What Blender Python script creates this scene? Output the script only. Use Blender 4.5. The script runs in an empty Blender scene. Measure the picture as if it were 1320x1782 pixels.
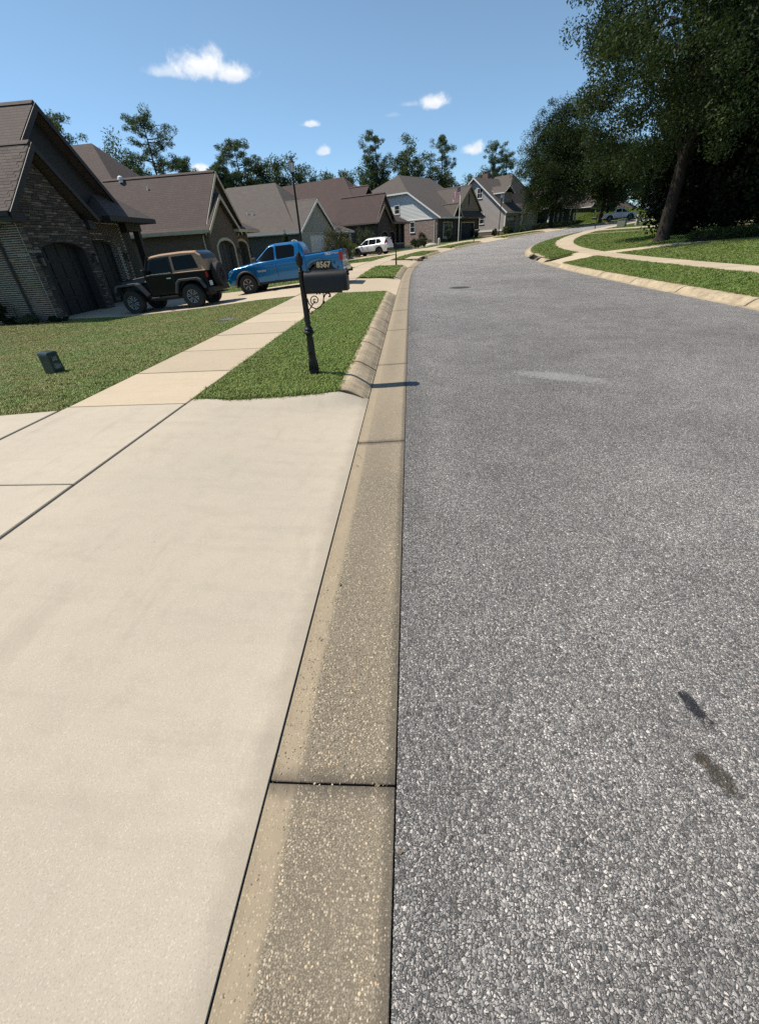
import bpy, math, random
import numpy as np
from mathutils import Vector, Matrix
random.seed(7); RNG = np.random.default_rng(7)
S = bpy.context.scene; COL = S.collection
PI = math.pi; R_ = math.radians

# ---------------------------------------------------------------- camera
cam_d = bpy.data.cameras.new('camera'); cam = bpy.data.objects.new('camera', cam_d); COL.objects.link(cam)
cr = Vector((0.99681205, 0.0626999, -0.04934018)); cu = Vector((0.00607197, 0.55700083, 0.83048974)); cf = Vector((-0.07955415, 0.82814177, -0.55484443))
cam.matrix_world = Matrix(((cr.x, cu.x, -cf.x, 0), (cr.y, cu.y, -cf.y, 0), (cr.z, cu.z, -cf.z, 1.64), (0, 0, 0, 1)))
cam_d.sensor_fit = 'VERTICAL'; cam_d.sensor_height = 24; cam_d.lens = 700/1782*24
cam_d.clip_start = .02; cam_d.clip_end = 6000
S.camera = cam
# ---------------------------------------------------------------- view
S.view_settings.view_transform = 'Standard'; S.view_settings.look = 'None'
S.view_settings.exposure = 0.30; S.view_settings.gamma = 1
# ---------------------------------------------------------------- sun
SUN_EL, SUN_AZ = 57.0, (-.985, .17)
sv = Vector((SUN_AZ[0]*math.cos(R_(SUN_EL)), SUN_AZ[1]*math.cos(R_(SUN_EL)), math.sin(R_(SUN_EL)))).normalized()
sun_d = bpy.data.lights.new('sun', 'SUN'); sun_d.energy = 5.0; sun_d.angle = R_(.53); sun_d.color = (1, .93, .82)
sun = bpy.data.objects.new('sun', sun_d); COL.objects.link(sun); sun.rotation_euler = sv.to_track_quat('Z', 'Y').to_euler(); sun.location = (0, 0, 60)
# ---------------------------------------------------------------- node helper
class T:
    def __init__(s, tree): s.t = tree; s.dim = '3D'
    def n(s, typ, props=None, **ins):
        nd = s.t.nodes.new(typ)
        for k, v in (props or {}).items(): setattr(nd, k, v)
        for k, v in ins.items():
            key = int(k[1:]) if k[0] == '_' and k[1:].isdigit() else k.replace('_', ' ')
            s.set(nd.inputs[key], v)
        return nd
    def set(s, sock, v):
        if isinstance(v, bpy.types.NodeSocket): s.t.links.new(v, sock)
        elif isinstance(v, bpy.types.Node): s.t.links.new(v.outputs[0], sock)
        else:
            if sock.type == 'RGBA' and len(v) == 3: v = (*v, 1)
            sock.default_value = v
    def m(s, op, a, b=0.0, c=None, clamp=False):
        nd = s.t.nodes.new('ShaderNodeMath'); nd.operation = op; nd.use_clamp = clamp
        s.set(nd.inputs[0], a); s.set(nd.inputs[1], b)
        if c is not None: s.set(nd.inputs[2], c)
        return nd.outputs[0]
    def vm(s, op, a, b=(0, 0, 0)):
        nd = s.t.nodes.new('ShaderNodeVectorMath'); nd.operation = op
        s.set(nd.inputs[0], a); s.set(nd.inputs[1], b)
        return nd.outputs['Value'] if op in ('DOT_PRODUCT', 'LENGTH', 'DISTANCE') else nd.outputs[0]
    def mix(s, f, a, b, blend='MIX'):
        nd = s.t.nodes.new('ShaderNodeMix'); nd.data_type = 'RGBA'; nd.blend_type = blend
        s.set(nd.inputs[0], f); s.set(nd.inputs[6], a); s.set(nd.inputs[7], b)
        return nd.outputs[2]
    def ramp(s, f, stops, interp='LINEAR'):
        nd = s.t.nodes.new('ShaderNodeValToRGB'); nd.color_ramp.interpolation = interp; e = nd.color_ramp.elements
        while len(e) < len(stops): e.new(.5)
        for i, (p, c) in enumerate(stops):
            e[i].position = p; e[i].color = (c, c, c, 1) if not hasattr(c, '__len__') else (*c[:3], 1)
        s.set(nd.inputs[0], f); return nd.outputs[0]
    def mr(s, v, a, b, c=0.0, d=1.0, smooth=False):
        nd = s.t.nodes.new('ShaderNodeMapRange'); nd.interpolation_type = 'SMOOTHSTEP' if smooth else 'LINEAR'
        s.set(nd.inputs[0], v)
        for i, x in enumerate((a, b, c, d)): s.set(nd.inputs[i+1], x)
        return nd.outputs[0]
    def noise(s, vec, scale, detail=2.0, rough=.55, dist=0.0, out=0):
        nd = s.n('ShaderNodeTexNoise', {'noise_dimensions': s.dim}, Scale=scale, Detail=detail, Roughness=rough, Distortion=dist)
        if vec is not None: s.set(nd.inputs['Vector'], vec)
        return nd.outputs[out]
    def voro(s, vec, scale, feature='F1', rnd=1.0):
        nd = s.n('ShaderNodeTexVoronoi', {'feature': feature, 'voronoi_dimensions': s.dim}, Scale=scale, Randomness=rnd)
        if vec is not None: s.set(nd.inputs['Vector'], vec)
        return nd
    def sep(s, v):
        nd = s.t.nodes.new('ShaderNodeSeparateXYZ'); s.set(nd.inputs[0], v); return nd.outputs
    def comb(s, x=0.0, y=0.0, z=0.0):
        nd = s.t.nodes.new('ShaderNodeCombineXYZ')
        for i, v in enumerate((x, y, z)): s.set(nd.inputs[i], v)
        return nd.outputs[0]
    def bump(s, hgt, strength=.5, dist=.01):
        return s.n('ShaderNodeBump', None, Strength=strength, Distance=dist, Height=hgt).outputs[0]
    def obj(s): return s.t.nodes.new('ShaderNodeTexCoord').outputs['Object']
    def uv(s): return s.t.nodes.new('ShaderNodeTexCoord').outputs['UV']
    def pos(s): return s.t.nodes.new('ShaderNodeNewGeometry').outputs['Position']
    def nrm(s): return s.t.nodes.new('ShaderNodeTexCoord').outputs['Normal']
    def rnd(s): return s.t.nodes.new('ShaderNodeObjectInfo').outputs['Random']
    def attr(s, name): return s.n('ShaderNodeAttribute', {'attribute_name': name}).outputs['Fac']
def mat(name, fn=None, color=None, rough=.6, metal=0.0, spec=.5, **kw):
    m = bpy.data.materials.new(name); m.use_nodes = True; t = T(m.node_tree)
    b = m.node_tree.nodes['Principled BSDF']
    b.inputs['Roughness'].default_value = rough; b.inputs['Metallic'].default_value = metal
    b.inputs['Specular IOR Level'].default_value = spec
    for k, v in kw.items(): t.set(b.inputs[k.replace('_', ' ')], v)
    if color: b.inputs['Base Color'].default_value = (*color, 1)
    if fn:
        r = fn(t)
        if r:
            for k, v in r.items(): t.set(b.inputs[k.replace('_', ' ')], v)
    return m
# ---------------------------------------------------------------- world: physical sky + a few fair-weather clouds by direction
W = bpy.data.worlds.new('World'); S.world = W; W.use_nodes = True; wt = W.node_tree
w = T(wt); bg = wt.nodes['Background']
sky = w.n('ShaderNodeTexSky', {'sky_type': 'NISHITA', 'sun_disc': False, 'sun_elevation': R_(SUN_EL), 'sun_rotation': math.atan2(SUN_AZ[0], SUN_AZ[1]), 'altitude': 0, 'air_density': 1.0, 'dust_density': .0, 'ozone_density': 2.0})
def pix_ray(x, y): return (cr*(x-660) - cu*(y-891) + cf*700).normalized()
wdir = w.vm('NORMALIZE', wt.nodes.new('ShaderNodeTexCoord').outputs['Generated'])
def cloud_field(clouds):
    tot = None; shade = None
    nn = w.noise(wdir, 34, 5, .64)
    for (px, py, a, b, soft, dens, amp) in clouds:
        c = pix_ray(px, py); rgt = c.cross(Vector((0, 0, 1))).normalized(); up = rgt.cross(c).normalized()
        k = (c.dot(cf))/700
        u = w.m('DIVIDE', w.vm('DOT_PRODUCT', wdir, tuple(rgt)), a*k)
        v = w.m('DIVIDE', w.vm('DOT_PRODUCT', wdir, tuple(up)), b*k)
        vneg = w.m('MULTIPLY', w.m('MINIMUM', v, 0.0), 2.0)          # flatter base
        v2 = w.m('ADD', w.m('MAXIMUM', v, 0.0), vneg)
        rr = w.m('SQRT', w.m('ADD', w.m('MULTIPLY', u, u), w.m('MULTIPLY', v2, v2)))
        d = w.m('ADD', w.m('SUBTRACT', 1.0, rr), w.m('MULTIPLY', w.m('SUBTRACT', nn, .5), amp))
        front = w.m('GREATER_THAN', w.vm('DOT_PRODUCT', wdir, tuple(c)), .5)
        msk = w.m('MULTIPLY', w.m('MULTIPLY', w.mr(d, 0.0, soft, 0, 1, True), dens), front)
        tot = msk if tot is None else w.m('MAXIMUM', tot, msk)
        sh = w.m('MULTIPLY', w.m('MULTIPLY', w.mr(v, -.55, .35, 1, 0, True), w.mr(d, .2, .8)), front)
        shade = w.m('MULTIPLY', sh, msk) if shade is None else w.m('MAXIMUM', shade, w.m('MULTIPLY', sh, msk))
    return tot, shade
cf_mask, cf_shade = cloud_field([(350, 121, 60, 33, .85, .97, 1.8), (400, 131, 48, 20, .8, .93, 1.7), (302, 127, 62, 14, 1.0, .55, 1.8),
    (754, 180, 30, 17, .75, .95, 1.6), (712, 182, 26, 6, .9, .25, 2.0), (541, 217, 18, 7, .7, .7, 1.8), (564, 265, 15, 10, .6, .75, 1.6),
    (680, 201, 22, 5, .9, .14, 1.8), (822, 262, 24, 17, .75, .9, 1.7), (352, 297, 20, 13, .5, .9, 1.6)])
cl_shade = w.noise(wdir, 45, 2, .6)
cloud_col = w.mix(w.m('MAXIMUM', w.m('MULTIPLY', cf_shade, .9), w.mr(cl_shade, .35, .6, .45, 0)), (9.0, 9.1, 9.3), (5.6, 6.1, 7.0))
hz = w.sep(wdir)[2]
skyc = w.mix(w.mr(hz, .0, .32, 1, 0, True), w.mix(1.0, sky.outputs[0], (1.0, 1.08, 1.06), 'MULTIPLY'), w.mix(1.0, sky.outputs[0], (.74, .96, 1.22), 'MULTIPLY'))
wcol = w.mix(cf_mask, skyc, cloud_col)
w.set(bg.inputs['Color'], wcol); bg.inputs['Strength'].default_value = .098

W.cycles.sampling_method = 'MANUAL'; W.cycles.sample_map_resolution = 128
S.cycles.max_bounces = 6; S.cycles.diffuse_bounces = 2; S.cycles.glossy_bounces = 3; S.cycles.transparent_max_bounces = 6
S.cycles.use_denoising = False
S.cycles.caustics_reflective = False; S.cycles.caustics_refractive = False
# ---------------------------------------------------------------- mesh helpers
class MB:
    def __init__(s): s.v = []; s.f = []
    def add(s, vs, fs, M=None):
        o = len(s.v)
        for p in vs:
            p = Vector(p)
            s.v.append(tuple(M @ p) if M is not None else tuple(p))
        s.f += [tuple(i+o for i in f) for f in fs]; return s
    def box(s, x0, x1, y0, y1, z0, z1, M=None):
        return s.add([(x0,y0,z0),(x1,y0,z0),(x1,y1,z0),(x0,y1,z0),(x0,y0,z1),(x1,y0,z1),(x1,y1,z1),(x0,y1,z1)],
            [(3,2,1,0),(4,5,6,7),(0,1,5,4),(1,2,6,5),(2,3,7,6),(3,0,4,7)], M)
    def prism(s, pts, axis, a, b, M=None):
        n = len(pts)
        def e(p, t): return (t, p[0], p[1]) if axis == 'x' else (p[0], t, p[1]) if axis == 'y' else (p[0], p[1], t)
        vs = [e(p, a) for p in pts]+[e(p, b) for p in pts]
        fs = [tuple(range(n))[::-1], tuple(range(n, 2*n))]+[(i, (i+1) % n, n+(i+1) % n, n+i) for i in range(n)]
        return s.add(vs, fs, M)
    def tube(s, pts, rad, n=8, cap=True, M=None):
        pts = [Vector(p) for p in pts]
        if not hasattr(rad, '__len__'): rad = [rad]*len(pts)
        vs = []; fs = []; up = None
        for i, p in enumerate(pts):
            d = (pts[min(i+1, len(pts)-1)]-pts[max(i-1, 0)]).normalized()
            if up is None: up = Vector((0, 0, 1)) if abs(d.z) < .9 else Vector((1, 0, 0))
            a = d.cross(up)
            if a.length < 1e-5: a = d.orthogonal()
            a.normalize(); b = a.cross(d).normalized(); up = b
            for k in range(n):
                t = 2*PI*k/n; vs.append(p+(a*math.cos(t)+b*math.sin(t))*rad[i])
        for i in range(len(pts)-1):
            for k in range(n): fs.append((i*n+k, i*n+(k+1) % n, (i+1)*n+(k+1) % n, (i+1)*n+k))
        if cap: fs += [tuple(range(n))[::-1], tuple(range((len(pts)-1)*n, len(pts)*n))]
        return s.add(vs, fs, M)
    def lathe(s, prof, n=16, c=(0, 0, 0), axis='z', M=None, cap=True):
        vs = []; fs = []
        for (r, z) in prof:
            for k in range(n):
                t = 2*PI*k/n; a, b = r*math.cos(t), r*math.sin(t)
                p = (a, b, z) if axis == 'z' else (a, z, b) if axis == 'y' else (z, a, b)
                vs.append((p[0]+c[0], p[1]+c[1], p[2]+c[2]))
        for i in range(len(prof)-1):
            for k in range(n): fs.append((i*n+k, i*n+(k+1) % n, (i+1)*n+(k+1) % n, (i+1)*n+k))
        if cap: fs += [tuple(range(n))[::-1], tuple(range((len(prof)-1)*n, len(prof)*n))]
        return s.add(vs, fs, M)
    def mesh(s, name):
        me = bpy.data.meshes.new(name); me.from_pydata(s.v, [], s.f); me.validate(); me.update(); return me
    def build(s, name, m=None, parent=None, smooth=None, bevel=0, fix=True, seg=2):
        me = s.mesh(name)
        if fix:
            import bmesh
            bm = bmesh.new(); bm.from_mesh(me); bmesh.ops.recalc_face_normals(bm, faces=bm.faces); bm.to_mesh(me); bm.free()
        return link(name, me, m, parent, smooth, bevel, seg)
def link(name, me, m=None, parent=None, smooth=None, bevel=0, seg=2):
    o = bpy.data.objects.new(name, me); COL.objects.link(o)
    if m and not me.materials: me.materials.append(m)
    if parent is not None: o.parent = parent
    if smooth:
        me.shade_smooth()
        if smooth is not True:
            try: me.set_sharp_from_angle(angle=R_(smooth))
            except Exception: pass
    if bevel:
        b = o.modifiers.new('bevel', 'BEVEL'); b.width = bevel; b.segments = seg; b.limit_method = 'ANGLE'; b.angle_limit = R_(35)
    return o
def tag(o, label=None, cat=None, group=None, kind=None):
    if label: o['label'] = label
    if cat: o['category'] = cat
    if group: o['group'] = group
    if kind: o['kind'] = kind
    return o
def empty(name, loc=(0, 0, 0), rz=0.0, parent=None):
    o = bpy.data.objects.new(name, None); COL.objects.link(o); o.location = loc; o.rotation_euler = (0, 0, rz); o.empty_display_size = .2
    if parent is not None: o.parent = parent
    return o
def thing(name, label, cat, loc=(0, 0, 0), rz=0.0, group=None): return tag(empty(name, loc, rz), label, cat, group)
def copy_tree(o, parent=None):
    c = o.copy(); COL.objects.link(c); c.parent = parent
    for ch in list(o.children): copy_tree(ch, c)
    return c
def quads_mesh(name, V, rnd=None):
    """V: (n,4,3) quads straight into a mesh"""
    n = len(V); me = bpy.data.meshes.new(name)
    me.vertices.add(n*4); me.vertices.foreach_set('co', np.ascontiguousarray(V, dtype=np.float32).ravel())
    me.loops.add(n*4); me.loops.foreach_set('vertex_index', np.arange(n*4, dtype=np.int32))
    me.polygons.add(n); me.polygons.foreach_set('loop_start', np.arange(0, n*4, 4, dtype=np.int32))
    me.polygons.foreach_set('loop_total', np.full(n, 4, dtype=np.int32))
    me.update(); me.validate()
    if rnd is not None:
        a = me.attributes.new('rnd', 'FLOAT', 'FACE'); a.data.foreach_set('value', np.asarray(rnd, dtype=np.float32))
    return me
# ---------------------------------------------------------------- the street's line: P(s, offset, height)
_kn = [0, .00023, .00116, .01048, .01888, .0205, .01549, .00842, .00288, 0, -.001, 0, 0, 0, 0, 0, 0]
_gn = [0, .00107, .00837, .0181, .02832, .03805, .04339, .04372, .0409, .03473, .02669, .02, .016, .014, .012, .01, .01]
_ss = np.arange(0, 261.); _k = np.interp(_ss, np.arange(0, 161, 10.), _kn); _g = np.interp(_ss, np.arange(0, 161, 10.), _gn)
_k[150:] = 0; _th = np.cumsum(_k); _cx = 3.85+np.cumsum(np.sin(_th)); _cy = np.cumsum(np.cos(_th)); _cz = np.cumsum(_g)
_cz -= np.interp(12, _ss, _cz)*0
def PC(s):
    i = s-1
    if i < 0: return 3.85, s, 0.0, 0.0
    return float(np.interp(i, _ss, _cx)), float(np.interp(i, _ss, _cy)), float(np.interp(i, _ss, _cz)), float(np.interp(i, _ss, _th))
def P(s, off, z=0.0):
    x, y, zz, th = PC(s)
    return Vector((x+off*math.cos(th), y-off*math.sin(th), zz+z))
def zl(off):   # yard height left of the street, relative to the road
    return float(np.interp(off, [-90, -17.3, -14.5, -12, -9.5, -8.05, -6.5, -4.85], [-.25, -.24, -.25, -.12, .08, .155, .155, .14]))
def hill(s, off): return min(1, max(0, (s-104)/14))*min(3.2, max(0, -off-8.6)*.3)
def zr(off, s=20.0):
    b = float(np.interp(off, [4.3, 6.0, 7.5], [.145, .375, .38])); k = float(np.interp(s, [33, 52], [1, .12]))
    return b+k*float(np.interp(off, [7.5, 12, 16, 45], [0, .42, .55, .6]))
def strip(name, s0, s1, ds, prof, m, parent=None, zfun=None, smooth=True, kind=None, fix=True, smin=None, smax=None):
    """a swept sheet; prof = [(offset, z)], UV = (offset, s)"""
    n = max(1, int(math.ceil((s1-s0)/ds))); ss = [s0+(s1-s0)*i/n for i in range(n+1)]; k = len(prof)
    vs = []; uvs = []
    for s_ in ss:
        for (o_, z_) in prof:
            zz = zfun(s_, o_, z_) if zfun else z_
            sq = max(s_, smin(o_)) if smin else s_
            if smax: sq = min(sq, smax(o_))
            vs.append(tuple(P(sq, o_, zz))); uvs.append((o_, sq))
    fs = [(i*k+j, i*k+j+1, (i+1)*k+j+1, (i+1)*k+j) for i in range(n) for j in range(k-1)]
    me = bpy.data.meshes.new(name); me.from_pydata(vs, [], fs); me.update()
    if fs and me.polygons[0].normal.z < 0: me.flip_normals()
    ul = me.uv_layers.new(name='UVMap')
    li = np.empty(len(me.loops), dtype=np.int32); me.loops.foreach_get('vertex_index', li)
    ul.data.foreach_set('uv', np.array(uvs, dtype=np.float32)[li].ravel())
    o = link(name, me, m, parent, smooth)
    if kind: o['kind'] = kind
    return o
def slab(name, s0, s1, prof, m, parent, thick=.1, ds=1.0, bevel=.006, dz=0.0):
    """a closed cast piece along the street: top profile + thickness, with its UV = (offset, s)"""
    n = max(1, int(math.ceil((s1-s0)/ds))); ss = [s0+(s1-s0)*i/n for i in range(n+1)]; k = len(prof)
    ring = [(o, z+dz) for o, z in prof]+[(o, min(z for _, z in prof)-thick) for o, z in (prof[-1], prof[0])]
    K = len(ring); vs = []; uvs = []
    for s_ in ss:
        for o_, z_ in ring: vs.append(tuple(P(s_, o_, z_))); uvs.append((o_, s_))
    fs = [(i*K+j, i*K+(j+1) % K, (i+1)*K+(j+1) % K, (i+1)*K+j) for i in range(n) for j in range(K)]
    fs += [tuple(range(K)), tuple(range(n*K, (n+1)*K))[::-1]]
    me = bpy.data.meshes.new(name); me.from_pydata(vs, [], fs); me.update()
    import bmesh
    bm = bmesh.new(); bm.from_mesh(me); bmesh.ops.recalc_face_normals(bm, faces=bm.faces); bm.to_mesh(me); bm.free()
    ul = me.uv_layers.new(name='UVMap')
    li = np.empty(len(me.loops), dtype=np.int32); me.loops.foreach_get('vertex_index', li)
    ul.data.foreach_set('uv', np.array(uvs, dtype=np.float32)[li].ravel())
    at = me.attributes.new('tt', 'FLOAT', 'POINT'); at.data.foreach_set('value', np.repeat(np.linspace(0, 1, n+1), K).astype(np.float32)); at = me.attributes.new('ln', 'FLOAT', 'POINT'); at.data.foreach_set('value', np.full((n+1)*K, s1-s0, dtype=np.float32))
    return link(name, me, m, parent, None, bevel, 1)
# ================================================================ ground materials
def m_asphalt(t):
    t.dim = '2D'
    p = t.pos(); x, y, z = t.sep(p)
    wob = t.noise(p, 9, 2)
    flat = t.comb(x, y, 0.0)
    dis = t.vm('ADD', flat, t.vm('MULTIPLY', t.n('ShaderNodeTexNoise', {'noise_dimensions': '2D'}, Scale=70.0, Detail=0.0, Vector=flat).outputs['Color'], (.006, .006, 0)))
    def layer(sc):
        a = t.voro(dis, sc); e = t.voro(dis, sc, 'DISTANCE_TO_EDGE')
        cs = t.sep(a.outputs['Color']); return cs[0], cs[1], e.outputs['Distance'], a.outputs['Distance']
    r1, q1, e1, d1 = layer(92.0); r2, q2, e2, d2 = layer(165.0)
    chip = t.ramp(r1, [(0, (.105, .104, .103)), (.3, (.185, .183, .18)), (.62, (.28, .275, .268)), (.86, (.36, .35, .335)), (1, (.48, .465, .44))])
    fine = t.ramp(r2, [(0, (.07, .069, .068)), (.5, (.165, .163, .16)), (1, (.36, .35, .335))])
    binder = t.mix(wob, (.022, .021, .021), (.055, .053, .051))
    mf = t.mr(e2, .05, .16, 0, 1, True)
    mc = t.m('MULTIPLY', t.mr(e1, t.mr(q1, 0, 1, .03, .13), t.mr(q1, 0, 1, .10, .24), 0, 1, True), t.m('GREATER_THAN', q1, .12))
    col = t.mix(mf, binder, fine); col = t.mix(mc, col, chip)
    tex = t.noise(p, 420, 1, .6); tx = t.mr(tex, .3, .7, .82, 1.16); col = t.mix(1.0, col, t.comb(tx, tx, tx), 'MULTIPLY')
    col = t.mix(1.0, col, (1.38, 1.315, 1.25), 'MULTIPLY')
    # broad wear: traffic polish, darker oily lane centre, faint patches
    big = t.noise(p, .35, 4, .6); mid = t.noise(p, 2.2, 3, .6)
    wear = t.m('ADD', t.mr(big, .3, .7, .86, 1.16), t.mr(mid, .3, .7, -.10, .10))
    col = t.mix(1.0, col, t.comb(wear, wear, wear), 'MULTIPLY')
    edge = t.mr(t.sep(t.uv())[0], -3.91, -3.55, .78, 1.0, True)
    col = t.mix(1.0, col, t.comb(edge, edge, edge), 'MULTIPLY')
    def blob(cx, cy, ax, bx, ang, soft=.5, amp=1.2):
        ca, sa = math.cos(ang), math.sin(ang)
        dx = t.m('SUBTRACT', x, cx); dy = t.m('SUBTRACT', y, cy)
        u = t.m('DIVIDE', t.m('ADD', t.m('MULTIPLY', dx, ca), t.m('MULTIPLY', dy, sa)), ax)
        v = t.m('DIVIDE', t.m('SUBTRACT', t.m('MULTIPLY', dy, ca), t.m('MULTIPLY', dx, sa)), bx)
        rr = t.m('SQRT', t.m('ADD', t.m('MULTIPLY', u, u), t.m('MULTIPLY', v, v)))
        d = t.m('ADD', t.m('SUBTRACT', 1.0, rr), t.m('MULTIPLY', t.m('SUBTRACT', t.noise(p, 22, 3), .5), amp))
        return t.mr(d, 0.0, soft, 0, 1, True)
    for (cx, cy, ax, bx, ang, c_, f_) in STAINS:
        col = t.mix(t.m('MULTIPLY', blob(cx, cy, ax, bx, ang), f_), col, c_)
    h = t.m('ADD', t.m('MULTIPLY', mc, t.m('ADD', t.m('SUBTRACT', 1.0, d1), t.m('MULTIPLY', q1, .6))), t.m('MULTIPLY', mf, .35))
    return {'Base_Color': col, 'Roughness': .72, 'Normal': t.bump(h, 1.0, .005)}
STAINS = [(1.135, .99, .12, .034, -1.36, (.016, .016, .02), .92), (1.07, .74, .11, .045, -1.25, (.05, .042, .028), .85), (1.055, .79, .04, .02, .2, (.06, .05, .032), .5),
    (1.98, 5.66, .74, .22, -.55, (.46, .445, .43), .5), (2.9, 6.6, .5, .10, .1, (.33, .32, .31), .25)]
M_ASPH = mat('asphalt', m_asphalt, spec=.35)
def m_conc(base, warm, stain=.35, scale=1.0, speck=.5, joint=False, rim=False):
    def f(t):
        t.dim = '2D'; p = t.pos()
        n1 = t.noise(p, .9, 5, .62); n2 = t.noise(p, 7, 4, .65); n3 = t.noise(p, 160, 2, .7); n4 = t.voro(p, 260)
        col = t.mix(t.mr(n1, .2, .8), base, warm)
        col = t.mix(t.m('MULTIPLY', t.mr(n2, .42, .8, 0, 1, True), stain*.6), col, tuple(c*.72 for c in base))
        dark = t.m('MULTIPLY', t.mr(n3, .56, .72, 0, 1), speck)
        col = t.mix(dark, col, tuple(c*.62 for c in base))
        lite = t.m('MULTIPLY', t.mr(t.sep(n4.outputs['Color'])[0], .9, .97), speck)
        col = t.mix(lite, col, (.58, .52, .43))
        var = t.mr(t.rnd(), 0, 1, .93, 1.06)
        col = t.mix(1.0, col, t.comb(var, var, var), 'MULTIPLY')
        # dirt of its own: irregular blotches and rusty pin spots
        bl = t.mr(t.noise(p, 1.7, 6, .7), .60, .78, 0, .20, True); col = t.mix(bl, col, tuple(c*.60 for c in warm))
        pv = t.voro(p, 1.3); col = t.mix(t.m('MULTIPLY', t.m('LESS_THAN', pv.outputs['Distance'], t.mr(t.sep(pv.outputs['Color'])[0], .5, 1, 0, .011)), .5), col, (.12, .10, .08))
        st = t.noise(t.vm('MULTIPLY', p, (.35, 4.0, 1)), 1.6, 4, .65); col = t.mix(t.mr(st, .5, .75, 0, .16, True), col, tuple(c*.66 for c in base))
        if rim:      # silt and tyre grime along the edge that meets the gutter
            e = t.m('ADD', t.sep(p)[0], t.m('MULTIPLY', t.m('SUBTRACT', n2, .5), .10)); col = t.mix(t.mr(e, -.66, -.55, 0, .38, True), col, tuple(c*.5 for c in warm))
            gr = t.mr(t.noise(t.vm('MULTIPLY', p, (2.2, .5, 1)), 1.1, 5, .7), .56, .74, 0, .22, True); col = t.mix(gr, col, tuple(c*.6 for c in base))
        if joint:
            jd = t.m('MULTIPLY', t.m('MINIMUM', t.attr('tt'), t.m('SUBTRACT', 1.0, t.attr('tt'))), t.attr('ln'))
            col = t.mix(t.mr(t.m('ADD', jd, t.m('MULTIPLY', t.m('SUBTRACT', n2, .5), .02)), .006, .022, .6, 0, True), col, (.09, .072, .052))
        h = t.m('ADD', t.m('MULTIPLY', n3, .6), t.m('MULTIPLY', t.noise(p, 55, 3, .6), .6))
        return {'Base_Color': col, 'Roughness': .85, 'Normal': t.bump(h, .45, .003)}
    return f
M_DRIVE = mat('driveway concrete', m_conc((.415, .365, .285), (.47, .405, .31), rim=True), spec=.3)
M_WALK = mat('sidewalk concrete', m_conc((.43, .35, .245), (.47, .38, .265), .28), spec=.3); M_SLAB = mat('sidewalk slab concrete', m_conc((.43, .35, .245), (.47, .38, .265), .28, joint=True), spec=.3)
def m_gutter(t):
    t.dim = '2D'
    p = t.pos(); u = t.sep(t.uv())[0]
    n1 = t.noise(p, 1.3, 4, .6); n2 = t.noise(p, 11, 4, .65)
    base = t.mix(t.mr(n1, .3, .7), (.105, .087, .062), (.178, .145, .102))
    a = t.voro(p, 125); cs = t.sep(a.outputs['Color'])
    a2 = t.voro(p, 230); cs2 = t.sep(a2.outputs['Color']); 
    peb = t.ramp(cs[1], [(0, (.23, .19, .14)), (.5, (.34, .29, .21)), (.85, (.50, .43, .32)), (1, (.62, .47, .30))])
    mk = t.m('MULTIPLY', t.m('GREATER_THAN', cs[0], .5), t.m('LESS_THAN', a.outputs['Distance'], t.mr(cs[2], 0, 1, .18, .5)))
    mk2 = t.m('MULTIPLY', t.m('GREATER_THAN', cs2[0], .45), t.m('LESS_THAN', a2.outputs['Distance'], .42))
    agg = t.mix(mk2, base, (.27, .23, .165)); agg = t.mix(mk, agg, peb)
    smooth_c = t.mix(n2, (.255, .205, .138), (.34, .275, .185))
    smooth_c = t.mix(t.m('MULTIPLY', mk, .55), smooth_c, peb)
    # the trowelled margin along the driveway side stays smooth, the rest is worn to the aggregate
    uu = t.m('ADD', u, t.m('MULTIPLY', t.m('SUBTRACT', n2, .5), .05))
    k = t.mr(uu, -4.30, -4.265, 1, 0, True)
    farw = t.mr(t.m('ADD', t.sep(t.uv())[1], t.m('MULTIPLY', n1, 2)), 3.9, 6.0, 0, .65)
    k = t.m('MAXIMUM', k, farw)
    col = t.mix(k, agg, smooth_c)
    dk = t.mr(t.m('ABSOLUTE', t.m('SUBTRACT', u, -4.15)), .0, .22, .25, 0, True)
    col = t.mix(t.m('MULTIPLY', dk, t.mr(n1, .35, .65)), col, (.10, .085, .065))
    vv = t.m('FRACT', t.m('DIVIDE', t.m('SUBTRACT', t.sep(t.uv())[1], .66), 3.06)); jd = t.m('MINIMUM', vv, t.m('SUBTRACT', 1.0, vv))
    col = t.mix(t.mr(t.m('ADD', jd, t.m('MULTIPLY', n2, .02)), .006, .036, .75, 0, True), col, (.06, .05, .04))
    edge = t.mr(t.m('ADD', u, t.m('MULTIPLY', n2, .03)), -3.955, -3.915, 0, .6, True); col = t.mix(edge, col, (.06, .052, .042))
    h = t.m('ADD', t.m('MULTIPLY', mk, t.m('SUBTRACT', .6, a.outputs['Distance'])), t.m('MULTIPLY', n2, .2))
    return {'Base_Color': col, 'Roughness': .85, 'Normal': t.bump(h, .6, .004)}
M_GUT = mat('gutter concrete', m_gutter, spec=.3)
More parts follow.
